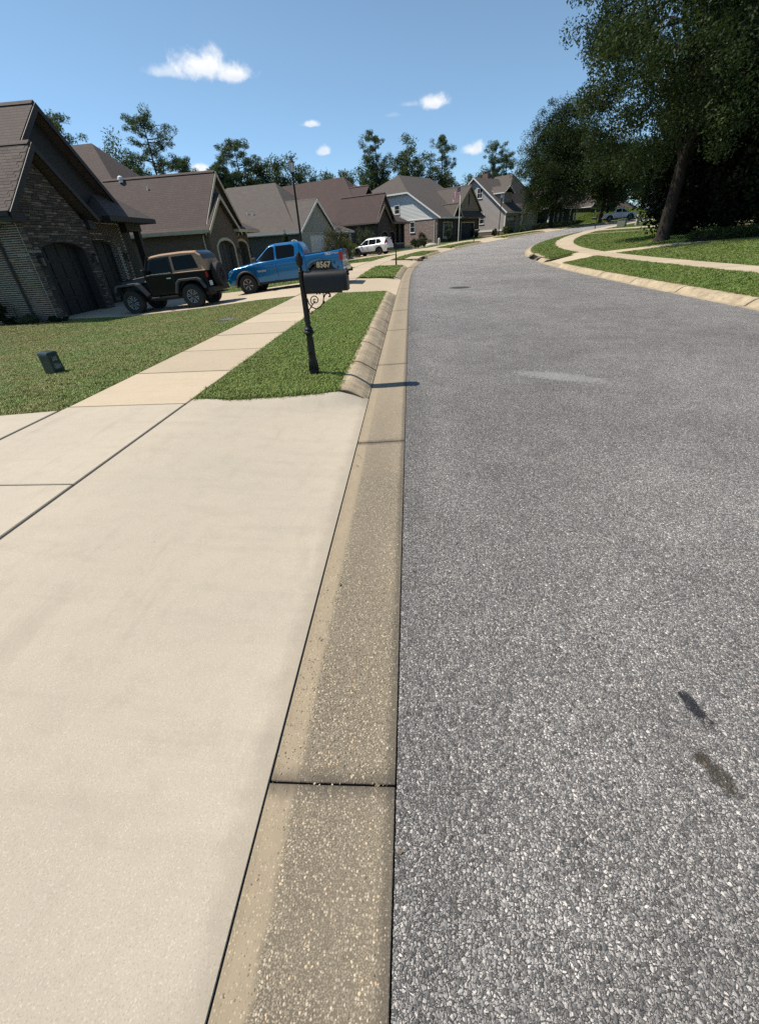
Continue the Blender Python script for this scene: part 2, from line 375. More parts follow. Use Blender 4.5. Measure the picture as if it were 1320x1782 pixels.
def m_kerb(t):
    p = t.pos(); n1 = t.noise(p, 2.3, 5, .65); n2 = t.noise(p, 14, 4, .65); z = t.sep(p)[2]
    col = t.mix(t.mr(n1, .3, .7), (.25, .195, .125), (.46, .37, .245))
    col = t.mix(t.mr(n2, .5, .75, 0, .55, True), col, (.12, .10, .07))
    sp = t.voro(p, 150); col = t.mix(t.m('MULTIPLY', t.m('GREATER_THAN', t.sep(sp.outputs['Color'])[0], .75), .35), col, (.55, .46, .33))
    gr = t.mr(t.noise(p, 5, 5, .7), .55, .72, 0, .5, True); col = t.mix(gr, col, (.085, .075, .06))
    u = t.sep(t.uv())[0]; fc = t.mr(t.m('ABSOLUTE', u), 4.42, 4.66, 1, 0); strk = t.mr(t.noise(t.vm('MULTIPLY', p, (1, 6, 1)), 3.0, 4, .7), .42, .66, 0, 1, True)
    col = t.mix(t.m('MULTIPLY', t.m('MULTIPLY', t.m('MULTIPLY', fc, strk), t.m('LESS_THAN', u, 0.0)), .6), col, (.075, .062, .045))
    jd = t.m('MULTIPLY', t.m('MINIMUM', t.attr('tt'), t.m('SUBTRACT', 1.0, t.attr('tt'))), t.attr('ln'))
    col = t.mix(t.mr(t.m('ADD', jd, t.m('MULTIPLY', t.m('SUBTRACT', n2, .5), .03)), .012, .038, .65, 0, True), col, (.045, .037, .028))
    return {'Base_Color': col, 'Roughness': .88, 'Normal': t.bump(t.m('ADD', n2, t.noise(p, 120, 2)), .4, .004)}
M_KERB = mat('kerb concrete', m_kerb, spec=.3)
M_JOINT = mat('joint dirt', lambda t: {'Base_Color': t.mix(t.noise(t.pos(), 40, 3), (.018, .015, .012), (.06, .05, .04))}, rough=.95)
def m_soil(c1, c2, c3):
    def f(t):
        p = t.pos(); n = t.noise(p, .55, 4, .6); n2 = t.noise(p, 30, 3, .7)
        col = t.mix(t.mr(n, .35, .68), c1, c2); col = t.mix(t.mr(n2, .45, .7), col, c3)
        return {'Base_Color': col, 'Roughness': .95, 'Normal': t.bump(n2, .8, .02)}
    return f
M_TURF = mat('turf base', m_soil((.042, .062, .014), (.055, .068, .018), (.026, .034, .010)), spec=.1)
M_GROUND = mat('ground', m_soil((.05, .065, .02), (.07, .075, .028), (.03, .04, .014)), spec=.1)

# ================================================================ ground, road, kerbs, walks
g = MB(); 
for (x0, x1, y0, y1) in [(-3000, 3000, -1500, 4000)]: g.add([(x0,y0,-.75),(x1,y0,-.75),(x1,y1,-.75),(x0,y1,-.75)], [(0,1,2,3)])
tag(g.build('ground', M_GROUND), kind='structure')
road = strip('road', -7, 240, 1.0, [(-3.91, 0), (-3.2, .012), (-2, .03), (0, .05), (2, .035), (3.2, .012), (3.73, 0)], M_ASPH, kind='structure')
yard_l = strip('yard_terrain', -9, 230, 2.0, [(o, zl(o)-.03) for o in (-90, -60, -40, -25, -17.3, -14.5, -13, -12, -10.5, -9.5, -8.05)]+[(-8.0, .03), (-6.4, -.14), (-3.95, -.14)], M_TURF, kind='structure', zfun=lambda s_, o_, z_: z_+hill(s_, o_))
yard_r = strip('yard_terrain', -9, 230, 2.0, [(3.75, -.14), (4.4, -.1)]+[(5.9, .2), (6.05, .28), (7.45, .28), (7.5, .35)]+[(o, zr(o)-.03) for o in (8.5, 10, 12, 16, 20, 30, 40)], M_TURF, kind='structure', zfun=lambda s_, o_, z_: zr(o_, s_)-.03 if o_ > 8 else z_)

# verges and driveways, as intervals of s
DRV_L = [(-7.0, 4.72, 'near'), (16.9, 22.9, 'a'), (31.2, 36.6, 'b'), (46.4, 50.6, 'c'), (58.6, 64.8, 'd'), (75.5, 80.5, 'e'), (97.5, 103, 'f'), (112, 116, 'g')]
VER_L = [(4.72, 16.9), (22.9, 31.2), (36.6, 46.4), (50.6, 58.6), (64.8, 75.5), (80.5, 97.5), (103, 112), (116, 150)]
VER_R = [(-7.0, 26.0), (29.6, 62.0), (66, 90), (95, 150)]
verge = []
for a, b in VER_L:
    verge.append(strip('verge', a-.02 if a > 5 else 4.6, b+.02, 1.0, [(-6.52, .148), (-6.2, .146), (-5.2, .138), (-4.75, .13)], M_TURF, kind='structure',
        smin=(lambda o: 4.70+.32*(1-(o+4.393)/(-2.11))**2) if a < 5 else None))
for a, b in VER_R:
    verge.append(strip('verge', a, b, 1.0, [(4.30, .125), (4.5, .155), (5.0, .225), (5.6, .31), (6.02, .362)], M_TURF, kind='structure'))
# gutter pan: one cast slab every 3.06 m
gut = tag(empty('gutter'), kind='structure')
PAN = [(-4.385, -.014), (-4.36, -.016), (-4.2, -.012), (-3.915, .001)]
s_ = .66-3.06*3
while s_ < 125:
    slab('gutter_slab', s_+.004, s_+3.06-.004, PAN, M_GUT, gut, .08, 1.0, .003, random.uniform(-.002, .002)); s_ += 3.06
strip('gutter_bed', -7, 126, 1.5, [(-4.6, -.045), (-3.88, -.035)], M_JOINT, gut)
# left kerb: mountable face, a joint every ~1.53 m
kerb = tag(empty('kerb'), kind='structure')
KP = [(-4.392, -.012), (-4.41, -.004), (-4.47, .04), (-4.60, .112), (-4.64, .128), (-4.68, .138), (-4.77, .142)]
KR = [(3.735, .0), (3.90, -.004), (3.93, .006), (3.98, .05), (4.09, .122), (4.14, .138), (4.20, .146), (4.32, .147)]
def kerb_run(a, b, prof, step, par):
    n = max(1, round((b-a)/step)); L = (b-a)/n
    strip('kerb_bed', a+.02, b-.02, 1.0, [(prof[0][0], prof[0][1]-.04)]+[(o, z-.028) for o, z in prof[2:]], M_JOINT, par)
    for i in range(n): slab('kerb_segment', a+i*L+.011, a+(i+1)*L-.011, prof, M_KERB, par, .12, .8, .006, random.uniform(-.002, .002))
INLET_L = (36.75, 39.6); INLET_R = (31.6, 35.6)
for a, b in VER_L:
    a2 = a+.25 if a > 5 else 4.98
    if a < INLET_L[1] < b: a2 = INLET_L[1]+.05
    kerb_run(a2, b-.25, KP, 1.53, kerb)
kerb_r = tag(empty('kerb'), kind='structure')
for a, b in VER_R:
    if a < INLET_R[0] < b:
        kerb_run(a, INLET_R[0]-.04, KR, 3.0, kerb_r); kerb_run(INLET_R[1]+.04, b, KR, 3.0, kerb_r)
    else: kerb_run(a, b, KR, 3.0, kerb_r)
def lowk(a, b, par): slab('kerb_segment', a, b, [(3.735, 0), (3.93, .0), (4.0, .02), (4.32, .05)], M_KERB, par, .12, .8, .01)
for a, b in ((26.02, 29.58), (62.02, 65.98), (90.02, 94.98)): lowk(a, b, kerb_r)
# sidewalks: one slab per 1.5 m
walk = tag(empty('sidewalk'), kind='structure')
js = [-3.4, -.5, 2.62, 4.54]
while js[-1] < 120: js.append(js[-1]+1.5)
for i in range(len(js)-1):
    slab('paving_slab', js[i]+.009, js[i+1]-.009, [(-8.02, .163), (-7.3, .166), (-6.53, .168)], M_SLAB if js[i] > 4 else M_DRIVE, walk, .09, .75, .006, random.uniform(-.002, .003))
strip('slab_bed', -3.4, 121, 1.5, [(-8.05, .125), (-6.46, .125)], M_JOINT, walk)
walk_r = tag(empty('sidewalk'), kind='structure')
s_ = -6.0
while s_ < 100:
    slab('paving_slab', s_+.009, s_+1.491, [(6.0, .385), (6.75, .39), (7.5, .392)], M_SLAB, walk_r, .1, .75, .006, random.uniform(-.002, .003)); s_ += 1.5
strip('slab_bed', -6, 100, 1.5, [(5.98, .345), (7.52, .345)], M_JOINT, walk_r)
# driveway aprons between gutter and sidewalk, rolled up at both sides to the verge; then the drive down to the garage
drv = tag(empty('driveway'), kind='structure')
def smooth(a): a = min(1, max(0, a)); return a*a*(3-2*a)
def apron(a, b, o0, o1, zlo, zhi, par, m, lip=.135, fl=.42, nose=.9, both=True):
    N = 26; K = 12; vs = []; uvs = []; fs = []
    ts = [i/N for i in range(N+1)]
    ts = sorted(set(ts+[x/(b-a) for x in (.05, .12, .2, .28, .36, .44, .55) if x < (b-a)/2]+[1-x/(b-a) for x in (.05, .12, .2, .28, .36, .44, .55) if x < (b-a)/2]))
    for t_ in ts:
        for j in range(K+1):
            q = j/K; off = o0+(o1-o0)*q; s0 = a+t_*(b-a)
            # splay: wider at the kerb
            sp = .32*(1-q)**2
            s1 = s0+(-sp*(1-t_)*(1 if both else 0)+sp*t_)
            base = zlo+(zhi-zlo)*smooth(q*.9+.05)
            e = min(t_, 1-t_)*(b-a) if both else (1-t_)*(b-a)
            up = (1-smooth(e/fl))*max(0, lip-base)*smooth(q*6)
            vs.append(tuple(P(s1, off, base+up))); uvs.append((off, s1))
    n = len(ts)
    fs = [(i*(K+1)+j, i*(K+1)+j+1, (i+1)*(K+1)+j+1, (i+1)*(K+1)+j) for i in range(n-1) for j in range(K)]
    # skirt so that the cast edge has thickness
    ring = [j for j in range(K+1)]+[(i*(K+1)+K) for i in range(1, n)]+[((n-1)*(K+1)+j) for j in range(K-1, -1, -1)]+[(i*(K+1)) for i in range(n-2, 0, -1)]
    o = len(vs)
    for r in ring: vs.append((vs[r][0], vs[r][1], vs[r][2]-.1)); uvs.append(uvs[r])
    L = len(ring); fs += [(ring[k], ring[(k+1) % L], o+(k+1) % L, o+k) for k in range(L)]
    mb = MB(); mb.v = vs; mb.f = fs
    return mb.build('driveway_slab', m, par, 40)
for a, b, nm in DRV_L: apron(a, b, -4.3885, -6.505, -.006, .165, drv, M_DRIVE if nm == 'near' else M_WALK, both=(nm != 'near'))
def drive_body(a, b, o0, o1, par, m, joints):
    ofs = [o0+(o1-o0)*i/joints for i in range(joints+1)]
    for i in range(joints):
        pr = [(ofs[i]-.006+(ofs[i+1]-ofs[i]+.012)*q, 0) for q in (0, .25, .5, .75, 1)]
        pr = [(o, zl(o)+.015) for o, _ in pr]
        slab('driveway_slab', a, b, pr, m, par, .12, 1.0, .006)
drive_body(-7, 4.40, -8.04, -17, drv, M_DRIVE, 3)
for (a, b) in ((16.45, 22.9), (31.4, 36.6), (44.2, 51.6), (57.0, 63.0), (75.6, 80.4)):
    drive_body(a, b, -8.04, -17.0, drv, M_WALK, 3); drive_body(a, b, -17.01, -18.6, drv, M_WALK, 1)
strip('driveway_bed', -7, 4.4, 1.5, [(-17, zl(-17)-.02), (-14.5, zl(-14.5)-.02), (-12, zl(-12)-.02), (-9.5, zl(-9.5)-.02), (-8.03, .10)], M_JOINT, drv)
# felt strips of the expansion joint
M_FELT = mat('joint felt', color=(.11, .08, .055), rough=.95)
for o_ in (-6.518, -8.03):
    a, b = P(-3, o_), P(4.5, o_); mb = MB(); mb.box(a.x-.004, a.x+.004, a.y, b.y, .1, .158); mb.build('joint_strip', M_FELT, drv)
# right: apron, front path, path beyond
drv_r = tag(empty('footpath'), kind='structure')
def quadslab(pts, m, par, name='paving_slab', th=.1):
    mb = MB(); n = len(pts); mb.add([tuple(p) for p in pts]+[(p[0], p[1], p[2]-th) for p in pts], [tuple(range(n)), tuple(range(n, 2*n))[::-1]]+[(i, (i+1) % n, n+(i+1) % n, n+i) for i in range(n)])
    return mb.build(name, m, par, None, .006)
def apr(a, b, a1, b1, par):
    for i in range(2):
        q0, q1 = i/2, (i+1)/2; o0, o1 = 4.33+1.66*q0, 4.33+1.66*q1-.01
        z0, z1 = .05+.335*q0, .05+.335*q1
        quadslab([P(a+(a1-a)*q0, o0, z0), P(a+(a1-a)*q1, o1, z1), P(b+(b1-b)*q1, o1, z1), P(b+(b1-b)*q0, o0, z0)], M_WALK, par)
apr(26.0, 29.6, 27.0, 30.6, drv_r); apr(62, 66, 62, 66, drv_r)
pa = [(7.51, 28.2, 30.0), (9.4, 27.6, 29.0), (11.2, 26.8, 28.1), (13.5, 25.6, 26.9), (16.5, 24.2, 25.5), (20, 23, 24.3)]
for (o0, a0, b0), (o1, a1, b1) in zip(pa, pa[1:]):
    quadslab([P(a0, o0, zr(o0, a0)+.02), P(a1, o1-.01, zr(o1, a1)+.02), P(b1, o1-.01, zr(o1, b1)+.02), P(b0, o0, zr(o0, b0)+.02)], M_WALK, drv_r)
for (a, b) in ((62.2, 64.2), (56.0, 57.2)):
    for i in range(5):
        o0, o1 = 7.51+i*3, 7.51+i*3+2.99
        quadslab([P(a, o0, zr(o0, a)+.02), P(a, o1, zr(o1, a)+.02), P(b, o1, zr(o1, b)+.02), P(b, o0, zr(o0, b)+.02)], M_WALK, drv_r)
# ================================================================ grass: blades scattered on the verges and lawns
def m_grass(c1, c2, c3, dry):
    def f(t):
        p = t.pos(); r = t.n('ShaderNodeObjectInfo').outputs['Random']
        n = t.noise(p, .5, 3, .6); n2 = t.noise(p, 3.5, 2, .6)
        col = t.mix(r, c1, c2)
        col = t.mix(t.mr(n2, .35, .7), col, c3)
        col = t.mix(t.m('MULTIPLY', t.mr(t.m('ADD', n, t.m('MULTIPLY', n2, .3)), .55, .75, 0, 1, True), dry), col, (.33, .26, .10))
        return {'Base_Color': col, 'Roughness': .55}
    return f
M_GR_V = mat('grass verge', m_grass((.175, .25, .048), (.245, .32, .072), (.148, .218, .04), .15), spec=.25)
M_GR_L = mat('grass lawn', m_grass((.185, .245, .055), (.265, .315, .082), (.158, .222, .047), .5), spec=.25)
M_GR_R = mat('grass right lawn', m_grass((.145, .21, .042), (.20, .265, .062), (.12, .18, .036), .15), spec=.25)
def tuft(name, n, hmin, hmax, wd, rad, m, seed):
    rg = np.random.default_rng(seed); mb = MB()
    for i in range(n):
        a = rg.uniform(0, 2*PI); d = rad*math.sqrt(rg.uniform()); x, y = d*math.cos(a), d*math.sin(a)
        hh = rg.uniform(hmin, hmax); b = rg.uniform(0, 2*PI); lean = rg.uniform(.3, 1.3)*hh
        ww = wd*rg.uniform(.6, 1.2); px, py = -math.sin(b)*ww/2, math.cos(b)*ww/2; lx, ly = math.cos(b)*lean, math.sin(b)*lean
        mb.add([(x-px, y-py, -.005), (x+px, y+py, -.005), (x+px*.8+lx*.4, y+py*.8+ly*.4, hh*.62), (x-px*.8+lx*.4, y-py*.8+ly*.4, hh*.62), (x+lx, y+ly, hh)], [(0, 1, 2, 3), (3, 2, 4)])
    me = mb.mesh(name); me.materials.append(m)
    return bpy.data.objects.new(name, me)          # a scatter source, not in the scene itself
def scatter_group(name, src, density, smin, smax, seed=0):
    g = bpy.data.node_groups.new(name, 'GeometryNodeTree')
    g.interface.new_socket('Geometry', in_out='INPUT', socket_type='NodeSocketGeometry'); g.interface.new_socket('Geometry', in_out='OUTPUT', socket_type='NodeSocketGeometry')
    N = g.nodes.new; gi, go = N('NodeGroupInput'), N('NodeGroupOutput'); L = g.links.new
    dp = N('GeometryNodeDistributePointsOnFaces'); dp.inputs['Density'].default_value = density; dp.inputs['Seed'].default_value = seed
    ip = N('GeometryNodeInstanceOnPoints'); oi = N('GeometryNodeObjectInfo'); oi.inputs['Object'].default_value = src; oi.inputs['As Instance'].default_value = True
    rr = N('FunctionNodeRandomValue'); rr.data_type = 'FLOAT_VECTOR'; rr.inputs[0].default_value = (-.16, -.16, 0); rr.inputs[1].default_value = (.16, .16, 6.283)
    rs = N('FunctionNodeRandomValue'); rs.data_type = 'FLOAT'; rs.inputs[2].default_value = smin; rs.inputs[3].default_value = smax; rs.inputs['Seed'].default_value = 3
    L(gi.outputs[0], dp.inputs['Mesh']); L(dp.outputs['Points'], ip.inputs['Points']); L(oi.outputs['Geometry'], ip.inputs['Instance'])
    L(rr.outputs[0], ip.inputs['Rotation']); L(rs.outputs[1], ip.inputs['Scale']); L(ip.outputs[0], go.inputs[0])
    return g
TV = tuft('grass_tuft', 46, .014, .033, .0065, .08, M_GR_V, 1); TL = tuft('grass_tuft', 46, .015, .036, .007, .085, M_GR_L, 2); TR = tuft('grass_tuft', 36, .03, .058, .013, .12, M_GR_R, 3); TLf = tuft('grass_tuft', 36, .03, .058, .013, .12, M_GR_V, 4)
def grass(label, s0, s1, prof, src, dens, smin=.8, smax=1.3, zfun=None, ds=1.0, edge=None, top=None):
    o = strip('grass', s0, s1, ds, prof, None, zfun=(lambda s_, o_, z_: zr(o_, s_)-.03) if prof[0][1] > 5 else zfun, smin=edge, smax=top); tag(o, label, 'grass', kind='stuff')
    md = o.modifiers.new('scatter', 'NODES'); md.node_group = scatter_group('grass_scatter', src, dens, smin, smax, int(abs(s0*7)+abs(prof[0][0])*13))
    return o
VP = [(-6.50, .146), (-6.2, .144), (-5.2, .136), (-4.79, .13)]
LP = lambda a, b, n=8: [(o, zl(o)-.03) for o in np.linspace(a, b, n)]
RP = lambda a, b, n=8: [(o, 9.0) for o in np.linspace(a, b, n)]
grass('close-mown bright green grass on the verge round the near black mailbox', 4.6, 16.7, [(-6.50, .146), (-6.2, .144), (-5.8, .141), (-5.2, .136), (-5.0, .133), (-4.79, .13)], TV, 700, edge=lambda o: 4.735+.32*(1-(o+4.393)/(-2.11))**2, ds=.5)
grass('yellowing green lawn grass round the green utility pedestal', 4.42, 16.38, LP(-17.2, -8.06, 12), TL, 380)
grass('yellowing lawn grass along the shaded brick house side', 4.42, 15.6, LP(-27, -17.21, 5), TL, 160, 1, 1.5)
grass('mown green grass patch on the verge round the second mailbox', 23.0, 31.1, VP, TLf, 160)
grass('mown green grass between sidewalk and second house beyond the blue truck', 22.95, 31.3, LP(-18, -8.06), TLf, 90, .9, 1.4)
for a, b in VER_L[2:6]: grass('mown green grass patch on the verge %s' % {36.6: 'behind the curb inlet', 50.6: 'by the flagpole', 64.8: 'in front of the grey-sided house', 80.5: 'past the grey-sided house'}[a], (a if a > 40 else 39.8), b, VP, TLf, 90, .9, 1.4)
for a, b, l in ((36.7, 44.1, 'mown green lawn strip in front of the white crossover'), (51.7, 56.9, 'mown green lawn strip left of the flagpole'), (63.1, 75.5, 'mown green lawn by the grey-sided house'), (80.5, 97.3, 'mown green lawn past the grey-sided house'), (103.2, 150, 'sloping green lawn on the far hillside')):
    grass(l, a, b, LP(-17.5, -8.06, 6), TLf, 60 if a < 100 else 25, 1, 1.5 if a < 100 else 2.2, zfun=lambda s_, o_, z_: z_+hill(s_, o_))
VRP = [(4.30, .125), (4.5, .155), (5.0, .225), (5.6, .31), (5.99, .362)]
grass('deep green mown grass strip along the right curb', 6.5, 26.4, VRP, TR, 260)
grass('green grass at the inside of the bend by the right curb inlet', 30.4, 61.5, VRP, TR, 110, .9, 1.4)
PE = lambda k: (lambda o: float(np.interp(o, [q[0] for q in pa], [q[k] for q in pa])))
grass('green mown lawn round the big oak trunk', 24.3, 61, RP(7.52, 20, 14), TR, 85, .9, 1.4, edge=lambda o: PE(2)(o)+.05)
grass('green mown lawn in front of the low hedge', 7.5, 28.2, RP(7.52, 21, 14), TR, 110, .9, 1.4, top=lambda o: PE(1)(o)-.05)
grass('thin sliver of grass behind the left curb inlet', 36.8, 39.7, [(-6.50, .146), (-5.46, .138)], TLf, 90)
grass('green lawn beyond the front path further up the street', 64.3, 95, RP(7.52, 20), TR, 45, 1, 1.6)
# ================================================================ house materials
def m_brick(c1, c2, mortar, bw=.205, bh=.067, msz=.010, wash=0.0):
    def f(t):
        o = t.obj(); x, y, z = t.sep(o); v = t.comb(t.m('ADD', x, y), z, 0.0)
        b = t.n('ShaderNodeTexBrick', {'offset': .5, 'squash': 1.0}, Vector=v, Color1=c1, Color2=c2, Mortar=mortar, Scale=1.0, Mortar_Size=msz, Mortar_Smooth=.1, Bias=0.0, Brick_Width=bw, Row_Height=bh)
        n = t.noise(o, 5, 4, .6); col = t.mix(t.mr(n, .35, .7, 0, .4), b.outputs['Color'], tuple(c*.6 for c in c1))
        if wash: col = t.mix(t.mr(t.noise(o, 9, 4, .65), .5, .62, 0, wash, True), col, (.62, .56, .5))
        return {'Base_Color': col, 'Roughness': .9, 'Normal': t.bump(t.m('SUBTRACT', 1.0, b.outputs['Fac']), .5, .01)}
    return f
def m_shingle(c1, c2, row=.10, wd=.30):
    def f(t):
        o = t.obj(); x, y, z = t.sep(o); nx, ny, nz = t.sep(t.nrm())
        k = t.m('GREATER_THAN', t.m('ABSOLUTE', ny), t.m('ABSOLUTE', nx))
        u = t.m('ADD', t.m('MULTIPLY', x, k), t.m('MULTIPLY', y, t.m('SUBTRACT', 1.0, k)))
        v = t.comb(u, z, 0.0)
        b = t.n('ShaderNodeTexBrick', {'offset': .37, 'offset_frequency': 3}, Vector=v, Color1=c1, Color2=c2, Mortar=tuple(c*.35 for c in c1), Scale=1.0, Mortar_Size=.007, Mortar_Smooth=.3, Bias=-.1, Brick_Width=wd, Row_Height=row)
        n = t.noise(o, 1.3, 4, .6); n2 = t.noise(o, 60, 2, .6); n3 = t.noise(o, .25, 2)
        col = t.mix(t.mr(n, .3, .7, 0, .35), b.outputs['Color'], tuple(c*.62 for c in c2)); col = t.mix(t.mr(n2, .4, .7, 0, .35), col, tuple(c*1.3 for c in c1))
        col = t.mix(t.mr(n3, .35, .65, 0, .25), col, tuple(c*.75 for c in c1))
        saw = t.m('FRACT', t.m('DIVIDE', z, row))
        hgt = t.m('ADD', t.m('MULTIPLY', t.m('SUBTRACT', 1.0, saw), .7), t.m('MULTIPLY', t.m('SUBTRACT', 1.0, b.outputs['Fac']), .5))
        return {'Base_Color': col, 'Roughness': .92, 'Normal': t.bump(hgt, .5, .012)}
    return f
def m_plain(c, n=.12, sc=6, rough=.6, bump=0):
    def f(t):
        nn = t.noise(t.obj(), sc, 4, .6); a = tuple(x*(1-n) for x in c); b = tuple(x*(1+n) for x in c)
        r = {'Base_Color': t.mix(nn, a, b), 'Roughness': rough}
        if bump: r['Normal'] = t.bump(t.noise(t.obj(), 90, 3), bump, .004)
        return r
    return f
M_GLASS = mat('window glass', lambda t: {'Base_Color': t.mix(t.noise(t.obj(), 1.5), (.012, .014, .016), (.035, .04, .045)), 'Roughness': .06}, spec=.6)
M_WHITE = mat('white trim', m_plain((.74, .74, .72), .05), rough=.5)
M_CREAM = mat('cream trim', m_plain((.46, .41, .29), .08))
M_DKTRIM = mat('dark brown trim', m_plain((.020, .016, .014), .2)); M_BLACK = mat('black metal', m_plain((.012, .012, .013), .2, 20), rough=.42)
M_DKDOOR = mat('dark garage door', m_plain((.008, .0078, .0078), .15), rough=.45)
M_GLOW = mat('lantern glass', color=(.10, .095, .08), rough=.15)
M_MORT = mat('pale mortar', m_plain((.50, .47, .39), .15, 30, .95, .3))
M_MORTD = mat('dark mortar', m_plain((.045, .04, .036), .3, 20, .95, .3))
def m_piece(stops, sc=25):
    def f(t):
        r = t.rnd(); col = t.ramp(r, stops); n = t.noise(t.pos(), sc, 4, .65)
        col = t.mix(t.mr(n, .35, .72, 0, .55), col, (.02, .017, .015))
        return {'Base_Color': col, 'Roughness': .92, 'Normal': t.bump(n, .5, .01)}
    return f
M_BRK1 = mat('dark brick', m_piece([(0, (.060, .042, .033)), (.4, (.095, .064, .046)), (.7, (.135, .084, .056)), (.92, (.075, .066, .057)), (1, (.24, .22, .19))]))
M_BRK1S = mat('dark brick joined', m_brick((.080, .052, .038), (.12, .074, .05), (.07, .055, .042), .05, .02))
M_STONE = mat('ledge stone', m_piece([(0, (.060, .048, .040)), (.35, (.092, .072, .056)), (.6, (.13, .095, .068)), (.85, (.18, .148, .112)), (1, (.27, .23, .18))], 18))
SH1, SH1b = (.098, .073, .060), (.070, .053, .045)
M_SHP = mat('brown shingle', m_piece([(0, (.078, .058, .048)), (.5, (.098, .074, .061)), (.8, (.118, .092, .076)), (1, (.09, .066, .058))], 60))
M_SH1 = mat('brown shingles', m_shingle(SH1, SH1b)); M_SH2 = mat('red brown shingles', m_shingle((.088, .062, .053), (.064, .046, .041)))
M_SH3 = mat('taupe shingles', m_shingle((.108, .090, .077), (.082, .069, .060))); M_SH4 = mat('burgundy shingles', m_shingle((.074, .046, .041), (.053, .035, .032)))
M_SH5 = mat('grey brown shingles', m_shingle((.090, .074, .063), (.068, .057, .050))); M_SH6 = mat('weathered brown shingles', m_shingle((.10, .081, .069), (.075, .062, .054)))
M_BR2 = mat('brown brick', m_brick((.135, .085, .056), (.085, .058, .042), (.17, .15, .12))); M_BR3 = mat('grey brick', m_brick((.10, .098, .086), (.085, .085, .075), (.13, .13, .12)))
M_BR4 = mat('dark brick wall', m_brick((.07, .05, .042), (.05, .038, .034), (.10, .09, .08))); M_BR5 = mat('whitewashed pink brick', m_brick((.24, .135, .115), (.145, .085, .076), (.34, .30, .27), wash=.75))
M_BR6 = mat('red foundation brick', m_brick((.20, .10, .07), (.14, .075, .055), (.25, .22, .19)))
M_STUC = mat('tan stucco', m_plain((.235, .205, .155), .1, 3, .9, .3)); M_BATT = mat('pale board siding', m_plain((.30, .31, .275), .06, 2)); M_TAUPE = mat('taupe gable board', m_plain((.14, .115, .092), .1, 3))
M_SIDW = mat('white lap siding', m_plain((.66, .67, .64), .04, 2)); M_SIDG = mat('mauve grey lap siding', m_plain((.36, .325, .305), .05, 2)); M_DKBOARD = mat('dark board siding', m_plain((.011, .009, .008), .2, 4))
M_GDW = mat('white garage door', m_plain((.60, .60, .58), .04)); M_GDG = mat('grey garage door', m_plain((.23, .22, .205), .06)); M_NAVY = mat('dark blue garage interior', m_plain((.022, .028, .045), .2), rough=.5)
M_BRONZE = mat('dark bronze shutter door', m_plain((.035, .032, .034), .2), rough=.5)
# ================================================================ house builders (local: +X to the street, +Y along it)
def chevron(x0, x1, y0, yc, y1, ze, zr, th=.16, ze1=None):
    ze1 = ze if ze1 is None else ze1; mb = MB()
    mb.prism([(y0, ze), (yc, zr), (y1, ze1), (y1, ze1-th), (yc, zr-th*1.25), (y0, ze-th)], 'x', x0, x1); return mb
def chevron_y(y0, y1, x0, xc, x1, ze, zr, th=.16):
    mb = MB(); mb.prism([(x0, ze), (xc, zr), (x1, ze), (x1, ze-th), (xc, zr-th*1.25), (x0, ze-th)], 'y', y0, y1); return mb
def gable_roof(root, x0, x1, y0, yc, y1, ze, zr, m, trim, ze1=None, gut=True, fz=.0):
    r = chevron(x0, x1, y0, yc, y1, ze, zr, ze1=ze1).build('roof', m, root)
    e1 = ze if ze1 is None else ze1
    f = MB(); f.prism([(y0-.01, ze-.035), (yc, zr-.035), (y1+.01, e1-.035), (y1+.01, e1-.26), (yc, zr-.28), (y0-.01, ze-.26)], 'x', x1+.002, x1+.045); f.build('fascia', trim, r)
    if gut: b = MB(); b.box(x0, x1-.02, y0-.10, y0-.004, ze-.15, ze-.01); b.build('gutter', trim, r)
    rc = MB(); rc.prism([(yc-.16, zr-.09), (yc, zr+.035), (yc+.16, zr-.09), (yc, zr-.06)], 'x', x0, x1-.02); rc.build('ridge_cap', m, r)
    return r
def hip_roof(root, x0, x1, y0, y1, ze, A, B, zr, m, trim, th=.16):
    """ridge from A(x,y) to B(x,y)"""
    e = [(x0, y0, ze), (x1, y0, ze), (x1, y1, ze), (x0, y1, ze)]; b = [(p[0], p[1], ze-th) for p in e]
    mb = MB(); v = e+[(A[0], A[1], zr), (B[0], B[1], zr)]+b
    if abs(A[0]-B[0]) >= abs(A[1]-B[1]):   # ridge along X: A is the x1 (street) end
        fs = [(0, 1, 4, 5), (1, 2, 4), (2, 3, 5, 4), (3, 0, 5)]
    else: fs = [(0, 1, 4), (1, 2, 5, 4), (2, 3, 5), (3, 0, 4, 5)]
    fs += [(6, 7, 8, 9)]+[(i, (i+1) % 4, 6+(i+1) % 4, 6+i) for i in range(4)]
    r = mb.add(v, fs).build('roof', m, root)
    f = MB(); f.box(x1+.002, x1+.05, y0-.05, y1+.05, ze-.2, ze-.02); f.box(x0, x1, y0-.05, y0-.002, ze-.2, ze-.02); f.box(x0, x1, y1+.002, y1+.05, ze-.2, ze-.02); f.build('fascia', trim, r)
    return r
def arch(y0, y1, zs, za, n=10, rev=False):
    c = (y0+y1)/2; a = (y1-y0)/2
    pts = [(c-a*math.cos(PI*i/n), zs+(za-zs)*math.sin(PI*i/n)) for i in range(n+1)]
    return pts[::-1] if rev else pts
def front_wall(root, x0, x1, yl, yr, zb, top, openings, m, name='wall'):
    pts = [(yl, zb)]
    for (a, b, zs, za) in openings: pts += [(a, zb)]+arch(a, b, zs, za)+[(b, zb)]
    pts += [(yr, zb)]+top
    mb = MB(); mb.prism(pts, 'x', x0, x1); return mb.build(name, m, root)
